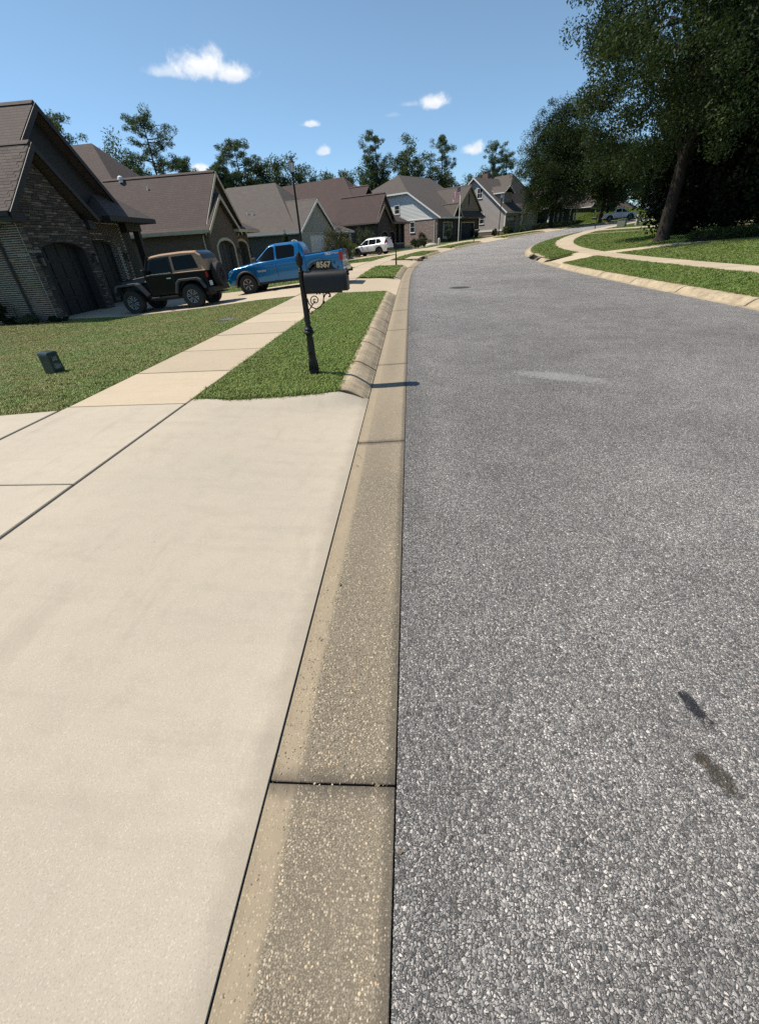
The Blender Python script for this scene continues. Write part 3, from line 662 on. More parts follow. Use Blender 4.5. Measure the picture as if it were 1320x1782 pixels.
def arch_trim(root, x, y0, y1, zs, za, zb, wd, m, proud=.05, name='door_surround'):
    pts = [(y0-wd, zb), (y0-wd, zs)]+[(p[0], p[1]) for p in arch(y0-wd, y1+wd, zs, za+wd)][1:-1]+[(y1+wd, zs), (y1+wd, zb), (y1, zb)]+arch(y0, y1, zs, za, 10, True)+[(y0, zb)]
    mb = MB(); mb.prism(pts, 'x', x, x+proud); return mb.build(name, m, root)
def garage_door(root, x, y0, y1, z0, z1, m, rows=4, cols=4, lites=False):
    mb = MB(); mb.box(x-.05, x, y0, y1, z0, z1); d = mb.build('garage_door', m, root)
    for i in range(rows):
        for j in range(cols):
            ya = y0+(y1-y0)*j/cols+.06; yb = y0+(y1-y0)*(j+1)/cols-.06; za = z0+(z1-z0)*i/rows+.06; zb = z0+(z1-z0)*(i+1)/rows-.06
            p = MB(); p.box(x+.002, x+.022, ya, yb, za, zb); p.build('pane' if (lites and i == rows-1) else 'door_panel', M_GLASS if (lites and i == rows-1) else m, d)
    return d
def window(root, side, c, a0, a1, z0, z1, m, cols=2, rows=2):
    """side 'S' faces -Y at y=c, 'E' faces +X at x=c"""
    f = MB(); P_ = []
    def bx(mb, p0, p1, d0, d1, za, zb):
        if side == 'S': mb.box(p0, p1, c-d1, c-d0, za, zb)
        else: mb.box(c+d0, c+d1, p0, p1, za, zb)
    w_ = .075
    for (p0, p1, za, zb) in ((a0-w_, a0, z0-w_, z1+w_), (a1, a1+w_, z0-w_, z1+w_), (a0, a1, z0-w_, z0), (a0, a1, z1, z1+w_)): bx(f, p0, p1, .002, .05, za, zb)
    for i in range(1, cols): q = a0+(a1-a0)*i/cols; bx(f, q-.018, q+.018, .002, .04, z0, z1)
    for i in range(1, rows): q = z0+(z1-z0)*i/rows; bx(f, a0, a1, .002, .042, q-.022, q+.022)
    w0 = f.build('window', m, root)
    for i in range(cols):
        for j in range(rows):
            p = MB(); bx(p, a0+(a1-a0)*i/cols+.018, a0+(a1-a0)*(i+1)/cols-.018, .002, .014, z0+(z1-z0)*j/rows+.02, z0+(z1-z0)*(j+1)/rows-.02); p.build('pane', M_GLASS, w0)
    s_ = MB(); bx(s_, a0-.12, a1+.12, .002, .09, z0-w_-.05, z0-w_-.002); s_.build('sill', m, w0)
    return w0
def part_box(root, name, m, *bs, bevel=0):
    mb = MB()
    for b in bs: mb.box(*b)
    return mb.build(name, m, root, bevel=bevel)
def downspout(root, m, x, y, z0, z1, zt):
    mb = MB(); mb.tube([(x, y+.25, zt), (x, y-.02, zt-.22), (x, y-.05, z1-.1), (x, y-.05, z0+.1), (x, y-.2, z0)], .045, 6); return mb.build('downspout', m, root)
def lantern(root, x, y, z, m=None):
    mb = MB(); mb.box(x-.16, x-.13, y-.05, y+.05, z-.12, z+.16); mb.tube([(x-.13, y, z+.12), (x-.03, y, z+.2), (x, y, z+.17)], .012, 6)
    mb.lathe([(.02, .17), (.09, .12), (.085, .105)], 6, (x, y, z)); mb.lathe([(.07, -.16), (.03, -.2), (.01, -.23)], 6, (x, y, z))
    for k in range(6): a = k*PI/3; mb.tube([(x+.066*math.cos(a), y+.066*math.sin(a), z-.16), (x+.082*math.cos(a), y+.082*math.sin(a), z+.11)], .007, 4)
    l = mb.build('wall_lantern', M_BLACK, root); g_ = MB(); g_.lathe([(.055, -.15), (.07, .1)], 6, (x, y, z)); g_.build('lantern_glass', M_GLOW, l); return l
def house(name, label, s, off, dz=-.25):
    x, y, z, th = PC(s); p = P(s, off, dz); return thing(name, label, 'house', p, -th)
def lap_siding(root, y, zs, span, m, board=.14, name='siding'):
    """lap boards on a wall facing -Y; span(z) -> (x0, x1)"""
    mb = MB(); z = zs[0]
    while z < zs[1]:
        z2 = min(z+board, zs[1]); a = span(z); b = span(z2)
        if a[1]-a[0] > .05 and b[1]-b[0] > .02:
            mb.add([(a[0], y-.028, z), (a[1], y-.028, z), (b[1], y-.006, z2), (b[0], y-.006, z2), (a[0], y, z), (a[1], y, z)], [(0, 1, 2, 3), (0, 4, 5, 1)])
        z = z2
    o = mb.build(name, m, root, fix=False); o['kind'] = 'stuff'; return o

# ---------------------------------------------------------------- house 1: dark stone and brick, twin garage arches
h1 = thing('house', 'dark stone and brick house with nested gables left of the tan-topped off-roader', 'house', (-13.5, 16.16, -.25))
FW = front_wall(h1, -.42, -.012, .012, 3.66, -.3, [(3.66, 3.22), (1.85, 5.05), (.012, 3.22)], [(.62, 3.04, 2.2, 2.53)], M_MORTD)
SW = part_box(h1, 'wall', M_MORT, (-9, -.004, .008, .30, -.4, 3.2)); SW['label'] = 'brick side wall with pale mortar'
part_box(h1, 'wall', M_BR4, (-14, -1.3, .31, 8.9, -.4, 3.15))
OG = MB(); OG.prism([(.35, 3.1), (7.5, 3.1), (7.5, 3.55), (4.0, 6.6), (.35, 3.5)], 'x', -1.2, -.80); OG = OG.build('gable_wall', M_DKBOARD, h1)
W2 = front_wall(h1, -1.2, -.70, 3.67, 7.15, -.3, [(7.15, 3.34), (3.67, 3.34)], [(4.02, 6.43, 2.38, 2.66)], mat('pale-jointed dark brick', m_brick((.06, .042, .034), (.09, .06, .045), (.5, .5, .44), .212, .0685, .014)))
gable_roof(h1, -4, .32, -.38, 1.9, 4.18, 3.40, 5.46, M_SH1, M_DKTRIM)
gable_roof(h1, -14, -.45, -.39, 4.0, 7.95, 3.17, 6.94, M_SH1, M_DKTRIM, ze1=3.54, gut=False)
part_box(h1, 'eave_beam', M_DKTRIM, (-.82, .02, 3.80, 8.0, 3.32, 3.52))
part_box(h1, 'corbel', M_DKTRIM, (-.2, .22, 3.62, 4.02, 2.98, 3.3), bevel=.02); part_box(h1, 'eave_return', M_DKTRIM, (-.1, .30, -.42, .25, 3.1, 3.36))
hip_roof(h1, -6, .32, 5.0, 8.75, 3.50, (-1.6, 6.9), (-4, 6.9), 5.0, M_SH1, M_DKTRIM)
part_box(h1, 'porch_beam', M_DKTRIM, (-.7, -.34, 7.16, 8.45, 3.0, 3.32)); part_box(h1, 'porch_beam', M_DKTRIM, (-4, -.7, 8.1, 8.45, 3.0, 3.32))
pst = MB(); pst.prism([(-.17, 0), (.17, 0), (.11, 2.2), (-.11, 2.2)], 'x', -.15, .15, Matrix.Translation((-.52, 8.26, .85))); pst = pst.build('porch_post', M_DKTRIM, h1, bevel=.01)
part_box(h1, 'post_base', M_STONE, (-.82, -.22, 7.96, 8.56, -.3, .80)); part_box(h1, 'post_cap', M_MORT, (-.86, -.18, 7.92, 8.60, .80, .87))
garage_door(h1, -.36, .60, 3.06, .0, 2.6, M_DKDOOR); garage_door(h1, -1.02, 4.0, 6.46, .0, 2.7, M_DKDOOR)
for (x, y) in ((.16, .34), (.16, 3.35), (-.53, 6.80)): lantern(h1, x, y, 1.95)
downspout(h1, M_DKTRIM, -.86, -.01, -.15, 3.1, 3.25)
ds2 = MB(); ds2.tube([(.02, 3.95, 3.3), (-.05, 3.88, 3.15), (-.45, 3.8, 2.95)], .045, 6); ds2.build('downspout', M_DKTRIM, h1)
# single bricks of the side wall: the ones nearest the corner each on its own, the rest as one part
bm0 = MB(); bm0.box(-.094, .094, -.009, .012, -.0235, .0235); bme = bm0.mesh('brick'); bme.materials.append(M_BRK1)
cnt = 0; rest = MB()
for c in range(48):
    z = -.16+c*.0685
    if z > 3.1: break
    for k in range(22):
        x = -.105-k*.212-(.106 if c % 2 else 0)
        if abs(x+.86) < .06 and False: continue
        if x < -4.2: continue
        if x > -1.45 and cnt < 300:
            o = bpy.data.objects.new('brick', bme); COL.objects.link(o); o.parent = SW; o.location = (x+random.uniform(-.002, .002), random.uniform(-.002, .002), z); cnt += 1
        else: rest.box(x-.094, x+.094, -.009+random.uniform(-.002, .002), .012, z-.0235, z+.0235)
    if c % 2: rest.box(-.1, -.006, -.010, .012, z-.0275, z+.0275)
tag(rest.build('brickwork', M_BRK1S, SW, fix=False), kind='stuff')
rest = MB()
for c in range(54):                                    # brick round the second arch
    z = -.2+c*.0685
    for k in range(18):
        y = 3.72+k*.212+(.106 if c % 2 else 0)
        if y > 7.06 or z > 3.28: continue
        if 3.85 < y < 6.62:
            q = (y-5.225)/1.42
            if abs(q) < 1 and z < 2.38+.52*math.sqrt(1-q*q): continue
        rest.box(-.710, -.690, y-.094, y+.094, z-.0235, z+.0235)
tag(rest.build('brickwork', M_BRK1S, W2, fix=False), kind='stuff')
ab = MB(); ab.box(-.095, .095, -.028, .028, -.012, .012); abm = ab.mesh('arch_brick'); abm.materials.append(M_BRK1)
for k in range(44):                                    # soldier course over the arch
    a = PI*(k+.5)/44; c_, s2 = math.cos(a), math.sin(a)
    p = Vector((-.70, 5.225-1.21*c_, 2.38+.28*s2)); nrm = Vector((0, -c_/1.21, s2/.28)).normalized(); tn = Vector((0, nrm.z, -nrm.y))
    o = bpy.data.objects.new('arch_brick', abm); COL.objects.link(o); o.parent = W2
    ctr = p+nrm*.115; o.matrix_local = Matrix(((0, 0, 1, ctr.x), (nrm.y, tn.y, 0, ctr.y), (nrm.z, tn.z, 0, ctr.z), (0, 0, 0, 1)))
# ledge stones of the garage front, each its own
sm0 = MB(); sm0.add([(-.03, -.5, -.5), (-.03, .5, -.5), (-.03, .5, .5), (-.03, -.5, .5), (.02, -.47, -.42), (.025, .48, -.4), (.018, .46, .43), (.026, -.48, .4)], [(3, 2, 1, 0), (4, 5, 6, 7), (0, 1, 5, 4), (1, 2, 6, 5), (2, 3, 7, 6), (3, 0, 4, 7)])
sme = sm0.mesh('stone'); sme.materials.append(M_STONE); z = -.25; cnt = 0; restS = []
cand = []
while z < 4.95:
    hh = random.choice((.05, .06, .075, .085, .10)); y = .02
    ymax = 3.65 if z < 3.15 else 1.85+(5.0-z)/.99*.98; ymin = .02 if z < 3.15 else 1.85-(5.0-z)/.99*.98
    y = ymin
    while y < ymax-.05:
        L = min(random.uniform(.13, .46), ymax-y); q = (y+L/2-1.83)/1.27; zc = z+hh/2
        a0, a1 = y, y+L
        def inside(yy): qq = (yy-1.83)/1.24; return abs(qq) < 1 and zc < 2.2+.36*math.sqrt(1-qq*qq)
        if not (inside(a0+.02) or inside(a1-.02) or inside((a0+a1)/2)): cand.append((L*hh, a0+L/2, zc, L-.008, hh-.007))
        y += L
    z += hh
cand.sort(key=lambda c: -c[0])
for i, (_, y, zc, L, hh) in enumerate(cand):
    if i < 300:
        o = bpy.data.objects.new('stone', sme); COL.objects.link(o); o.parent = FW; o.location = (random.uniform(-.012, .012), y, zc); o.scale = (1, L, hh)
    else: restS.append((y, zc, L, hh))
rs = MB()
for (y, zc, L, hh) in restS: rs.box(-.03, .012+random.uniform(-.01, .01), y-L/2, y+L/2, zc-hh/2, zc+hh/2)
tag(rs.build('stonework', M_STONE, FW, fix=False), kind='stuff')
part_box(h1, 'lintel_stone', mat('pale ledge stone', m_plain((.22, .20, .165), .15, 9, .9, .4)), (.0, .05, .03, .58, 2.22, 2.29))
# shingle tabs on the near slope of the front gable, each its own
rf = [c for c in h1.children if c.name.startswith('roof')][0]
ang = math.atan2(5.46-3.40, 1.9+.38); sl = math.hypot(2.06, 2.28)
t0 = MB(); t0.add([(-.148, -.005, .004), (.148, -.005, .004), (.148, .15, -.001), (-.148, .15, -.001), (-.148, -.005, -.006), (.148, -.005, -.006)], [(0, 1, 2, 3), (0, 4, 5, 1), (0, 3, 4), (1, 5, 2)])
tme = t0.mesh('shingle'); tme.materials.append(M_SHP); cnt = 0
row = 0; d = -.02
while d < sl-.1 and cnt < 300:
    for k in range(14):
        x = .30-.15-k*.302-(0, .11, .2)[row % 3]
        if x < -3.4 or cnt >= 300: continue
        o = bpy.data.objects.new('shingle', tme); COL.objects.link(o); o.parent = rf; cnt += 1
        o.location = (x, -.38+d*math.cos(ang), 3.40+d*math.sin(ang)+.010); o.rotation_euler = (ang+random.uniform(-.012, .004), 0, 0)
    d += .143; row += 1

# ---------------------------------------------------------------- house 2: brown brick, cream arches
h2 = house('house', 'brown brick house with red-brown roof and two cream-arched garage doors behind the off-roader', 30, -17.3)
part_box(h2, 'wall', M_BR2, (-18.5, -.01, 0, .3, -.5, 2.82), (-18.5, -4.5, .31, 12, -.5, 2.8), (-4.5, -1.6, .31, 7.8, -.5, 2.8))
front_wall(h2, -.40, 0, .01, 4.55, -.5, [(4.55, 2.9), (2.2, 4.75), (.01, 2.9)], [(.95, 3.55, 1.95, 2.42)], M_BR2)
g2 = MB(); g2.prism([(.1, 2.9), (6.1, 2.9), (3.0, 6.0)], 'x', -.7, -.28); g2 = g2.build('gable_wall', M_TAUPE, h2)
lv = MB(); lv.prism([(2.75, 4.95), (3.25, 4.95), (3.25, 5.25), (3.0, 5.5), (2.75, 5.25)], 'x', -.278, -.25); lv.build('louvre_vent', M_BRONZE, g2)
front_wall(h2, -1.1, -.55, 4.56, 7.8, -.5, [(7.8, 3.0), (4.56, 3.0)], [(5.15, 7.4, 1.95, 2.4)], M_BR2)
gable_roof(h2, -5, .32, -.36, 2.2, 4.76, 2.98, 5.0, M_SH2, M_CREAM)
gable_roof(h2, -8.2, .02, -.35, 3.0, 6.35, 2.94, 6.26, M_SH2, M_CREAM)
hip_roof(h2, -4.5, .35, 4.2, 8.25, 3.12, (-2.0, 6.0), (-3.4, 6.0), 4.3, M_SH2, M_CREAM)
hip_roof(h2, -19, -4.2, -.34, 12.4, 2.95, (-10.2, 6.0), (-13.2, 6.0), 8.75, M_SH2, M_CREAM)
garage_door(h2, -.30, .93, 3.57, -.1, 2.5, M_BRONZE); garage_door(h2, -.95, 5.13, 7.42, -.1, 2.5, M_BRONZE)
arch_trim(h2, .002, .95, 3.55, 1.95, 2.42, -.3, .17, M_CREAM); arch_trim(h2, -.548, 5.15, 7.4, 1.95, 2.4, -.3, .17, M_CREAM)
for (x, y) in ((.16, 4.15), (-.38, 7.68)): lantern(h2, x, y, 1.75)
downspout(h2, M_CREAM, -.35, -.01, 0, 2.8, 2.9); ds = MB(); ds.tube([(.1, 4.7, 2.9), (.0, 4.75, 2.7), (-.5, 4.8, 2.4), (-.5, 4.8, .0)], .045, 6); ds.build('downspout', M_CREAM, h2)
tv = MB(); tv.lathe([(.14, 0), (.14, .12), (.19, .16), (.16, .3), (.06, .36)], 10, (-6.7, 2.75, 6.02)); tv.build('roof_vent', M_WHITE, h2); tv = MB(); tv.lathe([(.05, -.2), (.05, .15)], 8, (-4.6, 2.2, 5.5)); tv.build('roof_vent', M_WHITE, h2)

# ---------------------------------------------------------------- house 3: pale board-and-batten gable
h3 = house('house', 'pale board-and-batten gabled house with taupe roof and white garage door behind the blue truck', 42.7, -17.3)
part_box(h3, 'wall', M_BR3, (-14, -.02, 0, .3, -.5, 2.62), (-14, -1.2, .31, 12.5, -.5, 2.62))
part_box(h3, 'wall', M_BATT, (-.3, 0, .005, 2.05, -.5, 2.75), (-.3, 0, 7.2, 8.0, -.5, 2.75), (-.3, 0, 2.05, 7.2, 2.43, 2.75))
gw = MB(); gw.prism([(-.05, 2.76), (8.05, 2.76), (4.0, 5.25)], 'x', -.3, .03); gw = gw.build('gable_wall', M_BATT, h3)
for k in range(26):
    yy = .15+k*.31; zt = 5.22-.615*abs(yy-4.0)
    if zt > 2.95: part_box(gw, 'batten', M_BATT, (.032, .06, yy-.025, yy+.025, 2.78, zt))
gable_roof(h3, -7, .28, -.38, 4.0, 8.38, 2.76, 5.47, M_SH3, M_WHITE)
hip_roof(h3, -16.5, -.2, -.34, 12.8, 2.74, (-5.4, 6.2), (-11.5, 6.2), 7.3, M_SH3, M_WHITE)
hip_roof(h3, -4, .35, 7.8, 13.6, 2.86, (-2.2, 10), (-2.2, 11.5), 3.9, M_SH3, M_WHITE)
garage_door(h3, -.02, 2.1, 7.16, -.1, 2.42, M_GDW, 4, 6)
for yy in (9.2, 12.9): part_box(h3, 'porch_column', M_WHITE, (-.1, .12, yy-.11, yy+.11, -.3, 2.72))
part_box(h3, 'corner_board', M_WHITE, (-.01, .03, -.03, .09, -.3, 2.75))
for (x, y) in ((-6.9, 2.2), (-6.2, 2.1)):
    tv = MB(); tv.lathe([(.05, -.2), (.05, .28), (.07, .30)], 8, (x, y, 2.76+(y+.34)*.70)); tv.build('roof_vent', M_WHITE, h3)
# ---------------------------------------------------------------- house 4: burgundy roof, dark stone gables
h4 = house('house', 'dark brick house with burgundy roof behind the white crossover', 55.8, -17.3)
part_box(h4, 'wall', M_BR4, (-22, -.01, -.2, .1, -.5, 2.95), (-22, -1.6, .11, 9, -.5, 3.0))
front_wall(h4, -.4, 0, -.19, 2.6, -.5, [(2.6, 3.1), (1.1, 4.7), (-.19, 3.25)], [(.35, 2.0, 1.7, 2.15)], M_BR4)
front_wall(h4, -1.4, -.55, 2.61, 6.9, -.5, [(6.9, 3.05), (2.61, 3.05)], [(3.1, 4.7, 1.7, 2.15)], M_BR4)
g4 = MB(); g4.prism([(-.3, 3.2), (4.3, 3.2), (1.75, 5.95)], 'x', -.8, -.35); g4.build('gable_wall', M_TAUPE, h4)
garage_door(h4, -.3, .33, 2.02, -.1, 2.2, M_BRONZE, 4, 2); garage_door(h4, -.9, 3.08, 4.72, -.1, 2.2, M_BRONZE, 4, 2)
arch_trim(h4, .002, .35, 2.0, 1.7, 2.15, -.2, .14, M_TAUPE); arch_trim(h4, -.548, 3.1, 4.7, 1.7, 2.15, -.2, .14, M_TAUPE)
gable_roof(h4, -5, .32, -.66, 1.05, 2.78, 3.18, 5.0, M_SH4, M_TAUPE)
gable_roof(h4, -7, -.02, -.64, 1.75, 4.3, 3.17, 6.25, M_SH4, M_TAUPE)
gable_roof(h4, -11, -3.6, -.62, 3.4, 7.4, 3.16, 7.4, M_SH4, M_TAUPE)
hip_roof(h4, -26, -1.6, -.60, 9.4, 3.15, (-8.4, 4.5), (-20.0, 4.5), 8.75, M_SH4, M_TAUPE)
hip_roof(h4, -5, .4, 3.0, 7.3, 3.2, (-1.9, 5.2), (-3.5, 5.2), 4.5, M_SH4, M_TAUPE)
part_box(h4, 'porch_column', M_DKTRIM, (-.5, -.2, 6.5, 6.8, -.4, 3.0)); part_box(h4, 'porch_column', M_DKTRIM, (-.5, -.2, 5.2, 5.5, -.4, 3.0))
tv = MB(); tv.lathe([(.06, -.2), (.06, .3)], 8, (-6.2, 3.9, 7.3)); tv.build('roof_vent', M_WHITE, h4)
# ---------------------------------------------------------------- house 5: whitewashed brick side with white lap-sided half-hip
h5 = house('house', 'pink whitewashed-brick house with white sided half-hip end behind the flagpole', 67, -17.3)
part_box(h5, 'wall', M_BR5, (-22, -.01, 0, .3, -.6, 3.16)); part_box(h5, 'wall', M_BR4, (-.3, 0, .31, 6.6, -.6, 3.2), (-.3, 0, 10.3, 12, -.6, 3.2), (-.3, 0, 6.6, 10.3, 2.5, 3.2), (-22, -.9, .31, 12, -.6, 3.1))
tw = MB(); tw.prism([(.55, 3.17), (-21.9, 3.17), (-16.2, 6.6), (-5.3, 6.6)], 'y', .02, .3); tw.build('gable_wall', M_SIDW, h5)
lap_siding(h5, .018, (3.2, 6.58), lambda z: (-21, .5-(z-3.2)*1.72), M_SIDW, .17)
rb = MB(); V = [(.85, -.38, 3.28), (.85, 12.4, 3.28), (-10.7, 12.4, 9.44), (-10.7, 4, 9.44), (-5.35, -.38, 6.74), (-16.1, -.38, 6.74), (-22.3, -.38, 3.28), (-22.3, 12.4, 3.28)]
rb.add(V+[(v[0], v[1], v[2]-.16) for v in V], [(0, 1, 2, 3, 4), (4, 3, 5), (5, 3, 2, 7, 6), (8, 9, 1, 0), (12, 8, 0, 4), (13, 12, 4, 5), (14, 13, 5, 6), (12, 11, 10, 9, 8)]); r5 = rb.build('roof', M_SH5, h5)
fb = MB()
def rail(mb, a, b, h_=.24, t_=.05):
    a, b = Vector(a), Vector(b); mb.add([a+Vector((0, -t_, -.03)), b+Vector((0, -t_, -.03)), b+Vector((0, -t_, -h_)), a+Vector((0, -t_, -h_)), a+Vector((0, 0, -.03)), b+Vector((0, 0, -.03)), b+Vector((0, 0, -h_)), a+Vector((0, 0, -h_))], [(0, 1, 2, 3), (4, 5, 6, 7), (0, 1, 5, 4), (3, 2, 6, 7), (0, 3, 7, 4), (1, 2, 6, 5)])
rail(fb, V[0], V[4]); rail(fb, V[4], V[5]); fb.box(.852, .93, -.4, 5.2, 3.05, 3.26); fb.build('fascia', M_WHITE, r5)
part_box(h5, 'band_board', M_WHITE, (-21, .5, -.06, -.002, 3.1, 3.24))
window(h5, 'S', 0, -5.05, -4.25, 1.65, 2.9, M_WHITE, 1, 2); window(h5, 'S', .0, -8.2, -7.3, 4.2, 5.2, M_WHITE, 1, 2)
window(h5, 'E', 0, 1.7, 3.9, .7, 2.6, M_WHITE, 2, 2); downspout(h5, M_WHITE, -.4, -.01, -.1, 2.95, 3.1)
garage_door(h5, -.25, 6.62, 10.28, -.2, 2.5, M_NAVY, 4, 4); part_box(h5, 'door_surround', M_CREAM, (.002, .06, 6.45, 6.6, -.3, 2.65), (.002, .06, 10.3, 10.45, -.3, 2.65), (.002, .06, 6.6, 10.3, 2.5, 2.65))
gw5 = MB(); gw5.prism([(5.5, 3.3), (12.1, 3.3), (12.1, 4.4), (8.8, 7.1), (5.5, 4.4)], 'x', -1.2, -.2); gw5 = gw5.build('gable_wall', M_STUC, h5); part_box(gw5, 'slit_vent', M_DKTRIM, (-.198, -.17, 8.66, 8.94, 4.9, 6.2))
gable_roof(h5, -9, .1, 5.1, 8.8, 12.5, 4.15, 7.35, M_SH5, M_STUC, gut=False)
pr = MB(); pr.add([(.75, 5.2, 3.26), (.75, 12.6, 3.26), (-.21, 12.3, 4.1), (-.21, 5.5, 4.1), (.75, 5.2, 3.12), (.75, 12.6, 3.12), (-.21, 12.3, 3.12), (-.21, 5.5, 3.12)], [(0, 1, 2, 3), (0, 4, 5, 1), (1, 5, 6, 2), (0, 3, 7, 4), (4, 7, 6, 5)]); pr.build('pent_roof', M_SH5, h5)
part_box(h5, 'fascia', M_CREAM, (.752, .80, 5.2, 12.6, 3.08, 3.24))
gable_roof(h5, -6, .9, 3.0, 4.3, 5.5, 3.3, 5.0, M_SH5, M_CREAM, gut=False)
# ---------------------------------------------------------------- house 6: mauve-grey lap siding, dormer, chimney
h6 = house('house', 'two-storey mauve-grey lap-sided house with white rakes, dormer and brick chimney', 84, -17.3)
wp = MB(); wp.prism([(0, .5), (0, 3.3), (-7.1, 8.4), (-14.2, 3.3), (-14.2, .5)], 'y', .03, .3); wp.build('wall', M_SIDG, h6)
lap_siding(h6, .028, (.75, 8.2), lambda z: (-14.1, -.12) if z < 3.3 else (-14.1+(z-3.3)*1.39, -.12-(z-3.3)*1.39), M_SIDG, .16)
part_box(h6, 'foundation', M_BR6, (-14.2, .0, -.02, .3, -.8, .48)); part_box(h6, 'band_board', M_WHITE, (-14.1, .02, -.06, .02, .49, .74)); part_box(h6, 'corner_board', M_WHITE, (-.12, .04, -.05, .02, .75, 3.25))
part_box(h6, 'wall', M_SIDG, (-.3, 0, .31, .5, -.6, 3.3), (-.3, 0, 3.3, 9, -.6, 3.3), (-.3, 0, .5, 3.3, 2.62, 3.3), (-14, -.8, .31, 12, -.6, 3.4))
r6 = chevron_y(-.38, 7, .42, -7.1, -14.6, 3.2, 8.62).build('roof', M_SH6, h6)
f6 = MB(); rail(f6, (.42, -.38, 3.2), (-7.1, -.38, 8.62)); rail(f6, (-7.1, -.38, 8.62), (-14.6, -.38, 3.2)); f6.box(.425, .50, -.4, 7, 2.98, 3.18); f6.build('fascia', M_WHITE, r6)
hip_roof(h6, -17.5, -.6, .6, 15.4, 3.38, (-4.6, 8.0), (-13.5, 8.0), 9.1, M_SH6, M_WHITE)
window(h6, 'S', .0, -6.3, -5.3, 5.6, 6.9, M_WHITE, 2, 2); window(h6, 'S', .0, -5.4, -4.5, 1.8, 3.1, M_WHITE, 1, 2)
dm = MB(); dm.box(-4.6, -1.5, 1.2, 3.6, 3.6, 6.1); dm = dm.build('dormer', M_SIDG, h6); part_box(dm, 'corner_board', M_WHITE, (-1.62, -1.46, 1.14, 1.198, 4.4, 6.1)); 
gable_roof(h6, -7.5, -1.2, .8, 2.4, 4.0, 6.05, 7.1, M_SH6, M_WHITE)
lap_siding(h6, 1.198, (4.5, 6.05), lambda z: (-4.6, -1.65), M_SIDG, .16)
cr_ = MB(); rail(cr_, (-1.4, 1.19, 4.62), (-4.2, 1.19, 6.6), .28, .04); cr_.build('flashing_board', M_WHITE, h6)
ch = MB(); ch.box(-10.4, -9.2, 6.6, 7.6, 7.0, 9.7); ch = ch.build('chimney', M_BR6, h6); part_box(ch, 'chimney_cap', mat('grey metal', color=(.25, .26, .27), rough=.4, metal=.6), (-10.5, -9.1, 6.5, 7.7, 9.95, 10.05), (-10.2, -9.4, 6.8, 7.4, 9.7, 9.95))
garage_door(h6, -.2, .52, 3.28, -.1, 2.6, M_GDG, 4, 6, True)
part_box(h6, 'porch_column', M_WHITE, (.1, .36, 4.6, 4.86, -.5, 3.09)); part_box(h6, 'porch_beam', M_WHITE, (-.2, .5, 4.4, 7.0, 3.1, 3.34))
# ---------------------------------------------------------------- houses further round the bend
h7 = house('house', 'house with white porch columns and dark openings behind the drooping tree', 97, -16.6)
part_box(h7, 'wall', M_NAVY, (-12, -.6, 0, 11, -.6, 3.2)); hip_roof(h7, -13, .5, -.5, 11.5, 3.3, (-4.5, 5.5), (-8, 5.5), 7.2, M_SH6, M_WHITE)
for yy in (.2, 1.9, 3.6, 5.3, 8.2, 10.6): part_box(h7, 'porch_column', M_WHITE, (-.12, .14, yy-.13, yy+.13, -.5, 3.15))
h8 = house('house', 'tan brick house with white garage door in the tree shade beyond the bend', 116, -17.5)
part_box(h8, 'wall', M_BR2, (-12, 0, 0, 12, -.8, 3.1)); gable_roof(h8, -13, .4, -.5, 6, 12.5, 3.2, 7.6, M_SH6, M_WHITE); garage_door(h8, .06, .8, 3.6, -.3, 2.3, M_GDW); window(h8, 'E', 0.0, 5, 7, .6, 2.2, M_WHITE)
window(h8, 'S', 0, -5, -3.6, .8, 2.2, M_WHITE)
h9 = house('house', 'low brick house up the hill behind the far white vehicle', 138, -22)
part_box(h9, 'wall', M_BR4, (-10, 0, 0, 14, -.8, 3.0)); hip_roof(h9, -11, .6, -.6, 14.6, 3.1, (-5, 5), (-5, 9), 6.4, M_SH5, M_WHITE); garage_door(h9, .06, 1.0, 5.6, -.3, 2.2, M_GDW)
# ================================================================ vehicles (local: nose +x, left +y, origin on the ground mid-wheelbase)
def m_paint(c, flake=.0, rough=.25):
    def f(t):
        n = t.noise(t.obj(), 3, 3); d = t.mr(t.sep(t.obj())[2], .3, .6, .12, 0)
        col = t.mix(t.m('MULTIPLY', d, n), c, (.16, .13, .10))
        return {'Base_Color': col, 'Roughness': t.mr(n, .3, .7, rough, rough+.1), 'Coat_Weight': .35, 'Coat_Roughness': .04}
    return f
M_BLUE = mat('blue metallic paint', m_paint((.002, .125, .315), rough=.18), metal=.25); M_WPAINT = mat('white paint', m_paint((.72, .73, .73))); M_JPAINT = mat('near black paint', m_paint((.0055, .005, .0045)), spec=.1)
M_TYRE = mat('tyre rubber', m_plain((.018, .018, .018), .25, 30, .85, .4)); M_RIMS = mat('machined alloy', m_plain((.42, .42, .42), .1, 20), metal=.85, rough=.35); M_RIMD = mat('dark alloy', m_plain((.03, .03, .032), .1), rough=.4)
M_PLAST = mat('grey moulded plastic', m_plain((.055, .056, .06), .15, 30), rough=.6); M_UNDER = mat('underbody', m_plain((.012, .012, .012), .2), rough=.9)
M_CGLASS = mat('car glass', color=(.006, .008, .009), rough=.08, spec=.15); M_CHROME = mat('chrome', color=(.6, .6, .6), metal=1, rough=.18); M_LENS = mat('headlamp lens', color=(.55, .57, .6), rough=.08); M_RED = mat('red lamp lens', color=(.32, .012, .012), rough=.15)
M_TAN = mat('tan canvas', m_plain((.34, .215, .135), .1, 40, .85, .4)); M_PLATE = mat('licence plate', color=(.55, .6, .62), rough=.5); M_DECW = mat('white decal', color=(.75, .75, .75), rough=.4); M_DECG = mat('silver decal', color=(.45, .47, .5), rough=.35)
